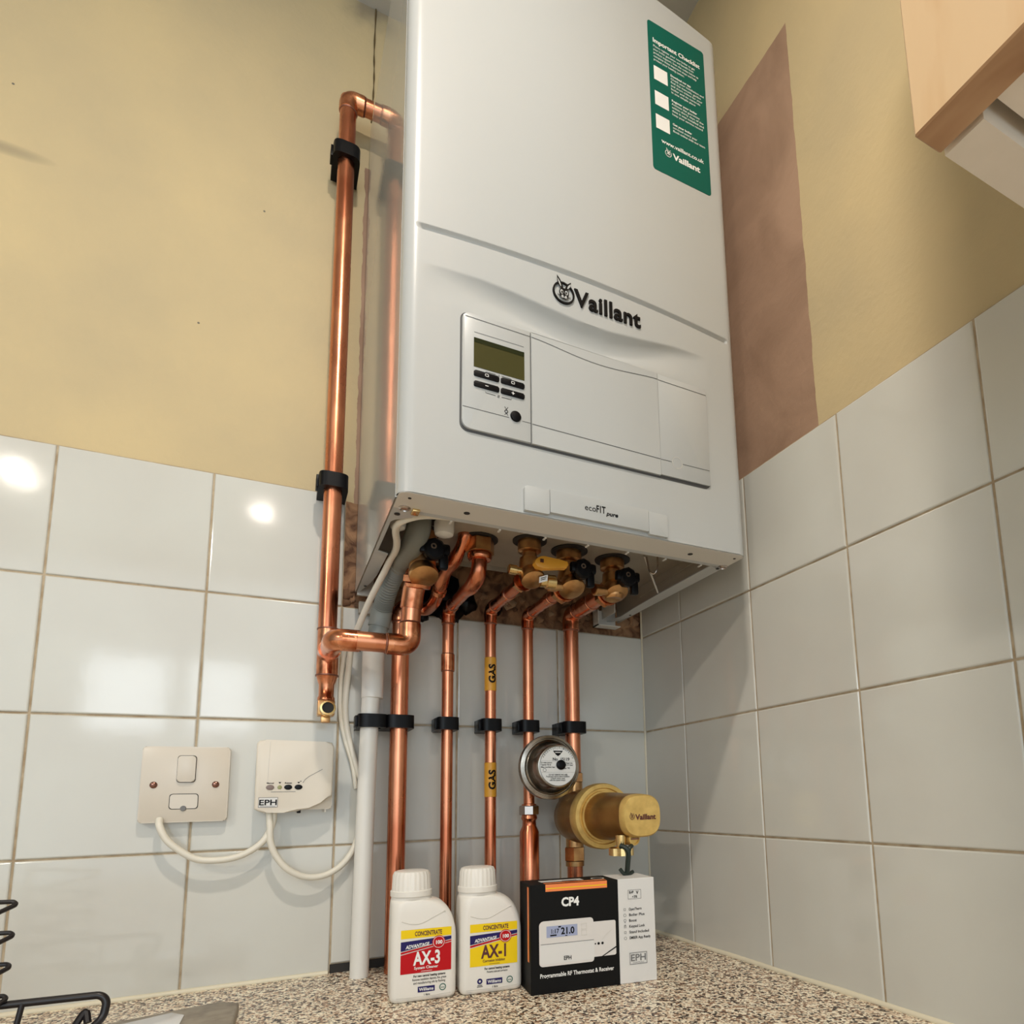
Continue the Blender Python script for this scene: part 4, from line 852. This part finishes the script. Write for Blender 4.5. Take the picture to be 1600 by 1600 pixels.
g = G(o0); g.prism(circ(-.5200, .2220, .0024, 16), FS, .029, .0306, mat('indicator', (.30, .30, .12), .3), .0004); g.obj('indicator_light', t)
g = G(o0)
for x in (-.5250, -.4980): g.box((x-.002, -.020, .1915), (x+.002, -.012, .1960), BLACK, .0005)
for x in (-.5350, -.4690): g.box((x-.0008, -.018, .1920), (x+.0008, -.014, .1955), RECV)
g.split('cable_grip', t)

# ================================================================== BOTTLES
def bottle(loc, rz, label, main, maintxt, sub, txtcol, subcol, extra):
    t = thing('chemical_bottle', label, 'bottle', loc, rz, 'white chemical bottles beside the cardboard box')
    w, d = .0665, .040
    LF = lambda u, v, q: Vector((u, -q, v))
    g = G(); lev = []
    for (z, ins) in ((0, .0050), (.0008, .0030), (.0022, .0012), (.0045, .0003), (.0070, 0)): lev.append((z, ins, w-ins, ins, d-ins, .0075-ins*.6))
    for z in (.020, .040, .060): lev.append((z, 0, w, 0, d, .0075))
    for k in range(1, 15):
        a = k/14*PI/2; z = .060+.0400*math.sin(a); q = k/14
        lev.append((z, .0004*q, .0424+(w-.0424)*math.cos(a), .0002*q+.0016*max(0, q-.55), d-.0002*q-.0016*max(0, q-.55), .0075+.010*q*q))
    lev += [(.1012, .0006, .0420, .0004, d-.0004, .0192), (.1045, .0010, .0414, .0006, d-.0006, .0196)]
    V = []; F = []; nn = 0
    for (z, xa, xb, ya, yb, rr) in lev:
        rr = min(rr, (xb-xa)/2-.0001, (yb-ya)/2-.0001); pts = rrect(xa, ya, xb, yb, rr, 7); nn = len(pts); V += [(p[0], p[1], z) for p in pts]
    for i in range(len(lev)-1):
        for k in range(nn): k2 = (k+1) % nn; F.append([i*nn+k, i*nn+k2, (i+1)*nn+k2, (i+1)*nn+k])
    F.append(list(range(nn))[::-1]); F.append([(len(lev)-1)*nn+k for k in range(nn)]); g.add(V, F, BOTTLE); g.obj('body', t)
    g = G(); g.tube(smoothpath([(.010, .0003, .0800), (.020, .0002, .0770), (.030, .0002, .0772), (.042, .0002, .0825), (.054, .0002, .0880)]), .0006, LIP, 8)
    g.tube(smoothpath([(.006, .0002, .0060), (.033, .0002, .0052), (.060, .0002, .0060)]), .0004, LIP, 6); g.split('moulded_ridge', t)
    g = G(); cc = (.0212, d/2, 0); r = .0208
    g.lathe([(r, .1035), (r+.0006, .1040), (r+.0006, .1090), (r, .1096), (r-.0010, .1098)], cc, (0, 0, 1), BOTTLE, 48)
    g.lathe([(r-.0006, .1096), (r-.0014, .1250), (r-.0030, .1285), (r-.0060, .1295), (0, .1298)], cc, (0, 0, 1), BOTTLE, 96, mod=lambda k: 1 if k % 4 < 2 else .975); g.obj('cap', t)
    P = Print(LF)
    x0, x1 = .0095, .0605
    P.rect(x0, .0630, x1, .0715, PYEL, .0003); P.text('CONCENTRATE', (x0+x1)/2+.002, .0650, .0062, PBROWN, .0005, .032, 'CENTER', width=.0275)
    P.poly([(x0, .0508), (x1, .0590), (x1, .0622), (x0, .0600)], PNAVY, .0004)
    P.poly([(x0, .0480), (x1, .0568), (x1, .0582), (x0, .0500)], PRED, .0005)
    P.poly([(x0, .0285), (x1, .0285), (x1, .0560), (x0, .0470)], main, .0003)
    P.text('ADVANTAGE', x0+.005, .0530, .0048, PWHITE, .0007, .03, 'LEFT', width=.024, rot=.07, shear=.2)
    P.poly(circ(.0475, .0572, .0066, 28), PRED, .0008); P.ring(.0475, .0572, .0054, .0058, PWHITE, .0010, 28); P.text('100', .0475, .0553, .0050, PWHITE, .0011, .04, 'CENTER')
    P.text(maintxt, (x0+x1)/2+.001, .0366, .0180, txtcol, .0006, .032, 'CENTER', width=.0270); P.text(sub, (x0+x1)/2, .0322, .0038, subcol, .0006, .02, 'CENTER', width=.0240); P.rect(.030, .0298, .041, .0302, subcol, .0006)
    for i, (tx, ww) in enumerate(extra): P.text(tx, .0385, .0245-i*.0034, .0031, INK, .0004, .03 if i == 0 else .01, 'CENTER', width=ww)
    P.rect(.0270, .0095, .0440, .0150, PNAVY, .0004); P.text('Williams', .0355, .0108, .0044, PWHITE, .0006, .02, 'CENTER', width=.0145)
    P.ring(.0520, .0122, .0026, .0034, PGREEN, .0004, 22); P.text('wras', .0520, .0113, .0020, PGREEN, .0004, .02, 'CENTER'); P.text('1 litre', .0360, .0060, .0026, INK, .0004, .02, 'CENTER')
    if maintxt == 'AX-1': P.ring(.0200, .0135, .0012, .0028, PNAVY, .0004, 20); P.rect(.0170, .0078, .0230, .0084, INK, .0004); P.rect(.0175, .0092, .0225, .0098, INK, .0004)
    P.obj('label', t)
bottle((-.4135, -.1680, 0), -.085, 'white plastic bottle with a red AX-3 system cleaner label', PRED, 'AX-3', 'System Cleaner', PWHITE, PWHITE, [('For new central heating systems', .032), ('Removes installation deposits, flux, grease', .034), ('and manufacturing oils by flushing', .032)])
bottle((-.3440, -.1770, 0), -.095, 'white plastic bottle with a yellow AX-1 corrosion inhibitor label', PYEL, 'AX-1', 'Corrosion Inhibitor', PBROWN, PBROWN, [('For central heating systems', .027), ('Prevents scale and corrosion', .022)])

# ================================================================== THERMOSTAT BOX
t = thing('thermostat_box', 'black and white cardboard box for a programmable thermostat', 'box', (-.2794, -.2119, 0), -.1158)
w, d, h = .1442, .0463, .1110; sm = w*.695
g = G(); g.box((0, 0, .0002), (sm, d, h), BOXBLK, .0006, 1); g.obj('black_panel', t, False)
g = G(); g.box((sm-.0002, -.0002, .0002), (w, d+.0002, h+.0002), BOXWHT, .0006, 1); g.obj('white_sleeve', t, False)
BF = lambda u, v, q: Vector((u, -q, v)); BT = lambda u, v, q: Vector((u, v, h+q)); BL = lambda u, v, q: Vector((-q, u, v))
P = Print(BF)
P.rect(.0165, .1035, .0870, .1110, PORANGE, .0003); P.rect(.0170, .1062, .0868, .1072, PYEL, .0004)
P.text('CP4', .0440, .0875, .0125, PWHITE, .0004, .04, 'CENTER', width=.0200)
cw = mat('print_offwhite', (0.72, 0.69, 0.66), .5)
P.poly(rrect(.0600, .0320, .0960, .0685, .002), cw, .0003); P.poly(rrect(.0090, .0275, .0700, .0735, (.004, .003, .004, .005)), cw, .0005)
P.poly(rrect(.0098, .0300, .0705, .0495, .003), BOXWHT, .0006); P.stroke([(.0105, .0500), (.0700, .0500)], .0005, INKG, .0008)
P.rect(.0170, .0565, .0515, .0680, LCDB, .0008)
P.text('21.0', .0405, .0590, .0095, INK, .0010, .03, 'CENTER', width=.0150); P.text('1:17', .0260, .0605, .0062, INK, .0010, .02, 'CENTER', width=.0085); P.rect(.0210, .0578, .0280, .0592, INK, .0010); P.rect(.0300, .0660, .0330, .0674, INK, .0010); P.rect(.0375, .0568, .0400, .0576, INK, .0010)
P.frame(.0560, .0620, .0620, .0680, .0004, LIP, .0008); P.frame(.0560, .0555, .0620, .0610, .0004, LIP, .0008)
P.text('EPH', .0400, .0325, .0058, INK, .0010, .02, 'CENTER', width=.0082)
for x in (.0755, .0800): P.poly(circ(x, .0455, .0014, 14), INK, .0006)
P.poly(circ(.0718, .0455, .0008, 10), INK, .0006); P.stroke([(.0800, .0490), (.0830, .0530), (.0920, .0590)], .0003, LIP, .0006)
P.poly([(.0810, .0320), (.0960, .0395), (.0960, .0410), (.0790, .0320)], INK, .0006)
P.text('Programmable RF Thermostat & Receiver', .0095, .0165, .0060, PWHITE, .0005, .02, width=.0830)
P.frame(.1115, .0890, .1275, .0990, .0004, INKG, .0006)
P.text('ErP', .1130, .0950, .0038, INK, .0006, .03); P.text('V', .1215, .0942, .0048, INK, .0006, .03); P.text('+3%', .1165, .0903, .0036, INK, .0006, .02)
for i, tx in enumerate(('OpenTherm', 'Boiler Plus', 'Boost', 'Keypad Lock', 'Stand Included', 'EMBER App Ready')):
    z = .0770-i*.0061; P.text(tx, .1120, z, .0040, INK, .0006, .015, width=.00162*len(tx)+.001)
    if i in (1, 5): P.ring(.1072, z+.0013, .0013, .0017, INKG, .0006, 14)
    elif i == 2: P.ring(.1072, z+.0018, .0012, .0016, INKG, .0006, 14); P.rect(.1066, z-.0006, .1078, z, INKG, .0006)
    else: P.frame(.1060, z, .1084, z+.0026, .0004, INKG, .0006)
    if i == 3: P.ring(.1072, z+.0027, .0007, .0010, INKG, .0006, 12)
P.frame(.1115, .0195, .1325, .0320, .0006, INKG, .0006); P.text('EPH', .1220, .0232, .0098, INKG, .0006, .02, 'CENTER', width=.0180); P.text('CONTROLS', .1220, .0206, .0020, INKG, .0006, .0, 'CENTER', width=.0130)
P.obj('front_printing', t)
P = Print(BT); P.rect(.0160, .0010, .0870, .0085, PORANGE, .0006); P.rect(.0160, .0140, .0650, .0280, BOXWHT, .0006); P.rect(.0400, .0150, .0570, .0175, PBROWN, .0008); P.ring(.0830, .0190, .0060, .0078, BOXWHT, .0006, 20); P.rect(.040, .004, .055, .0055, PRED, .0008); P.obj('top_printing', t)
P = Print(BL); P.rect(.0050, .0320, .0120, .1085, PORANGE, .0004); P.obj('side_stripe', t)

# ================================================================== WIRE RACK AND TRAY
o0 = (-.72, -.15, 0)
t = thing('wire_rack', 'black wire rack with zigzag tiers at the left edge of the worktop', 'rack', o0)
g = G(o0)
zig = []
for i in range(5):
    z = .1265-i*.0250
    zig += [(-.800, -.20, z+.002), (-.735, -.150, z), (-.7185, -.150, z-.0006), (-.7165, -.152, z-.0030), (-.728, -.165, z-.009), (-.800, -.215, z-.026)]
g.tube(fillet(zig, .0035, 4), .0019, WIRE, 8); g.obj('zigzag_wire', t)
g = G(o0)
g.tube(fillet([(-.86, -.150, .0410), (-.735, -.150, .0440), (-.6480, -.150, .0420), (-.6500, -.153, .0240), (-.672, -.165, .0035), (-.76, -.20, .0035)], .012, 8), .0032, WIRE, 12); g.obj('base_rail', t)
g = G(o0); g.tube([(-.7060, -.151, .0440), (-.7110, -.155, .003)], .0022, WIRE, 10); g.tube([(-.79, -.151, .0430), (-.795, -.155, .003)], .0022, WIRE, 10); g.tube([(-.800, -.21, .13), (-.800, -.21, .0035)], .0024, WIRE, 10)
g.tube(smoothpath([(-.660, -.156, .022), (-.663, -.152, .030), (-.668, -.156, .022), (-.672, -.160, .012)], 5), .0030, WIRE, 8); g.split('upright', t)
o0 = (-.60, -.14, 0)
t = thing('metal_tray', 'low grey metal tray on the worktop beside the wire rack', 'tray', o0)
g = G(o0); g.prism([(-.668, -.122), (-.565, -.096), (-.548, -.110), (-.552, -.22), (-.66, -.24)], lambda a, b, q: Vector((a, b, q)), .0, .010, CLOTH, .003, 3); g.obj('rim', t)
g = G(o0); g.prism([(-.655, -.138), (-.603, -.118), (-.592, -.132), (-.595, -.21), (-.65, -.22)], lambda a, b, q: Vector((a, b, q)), .010, .0110, mat('tray_pale', (.75, .76, .78), .2), .0004); g.obj('base_plate', t)  # pale plate lying on the grey tray
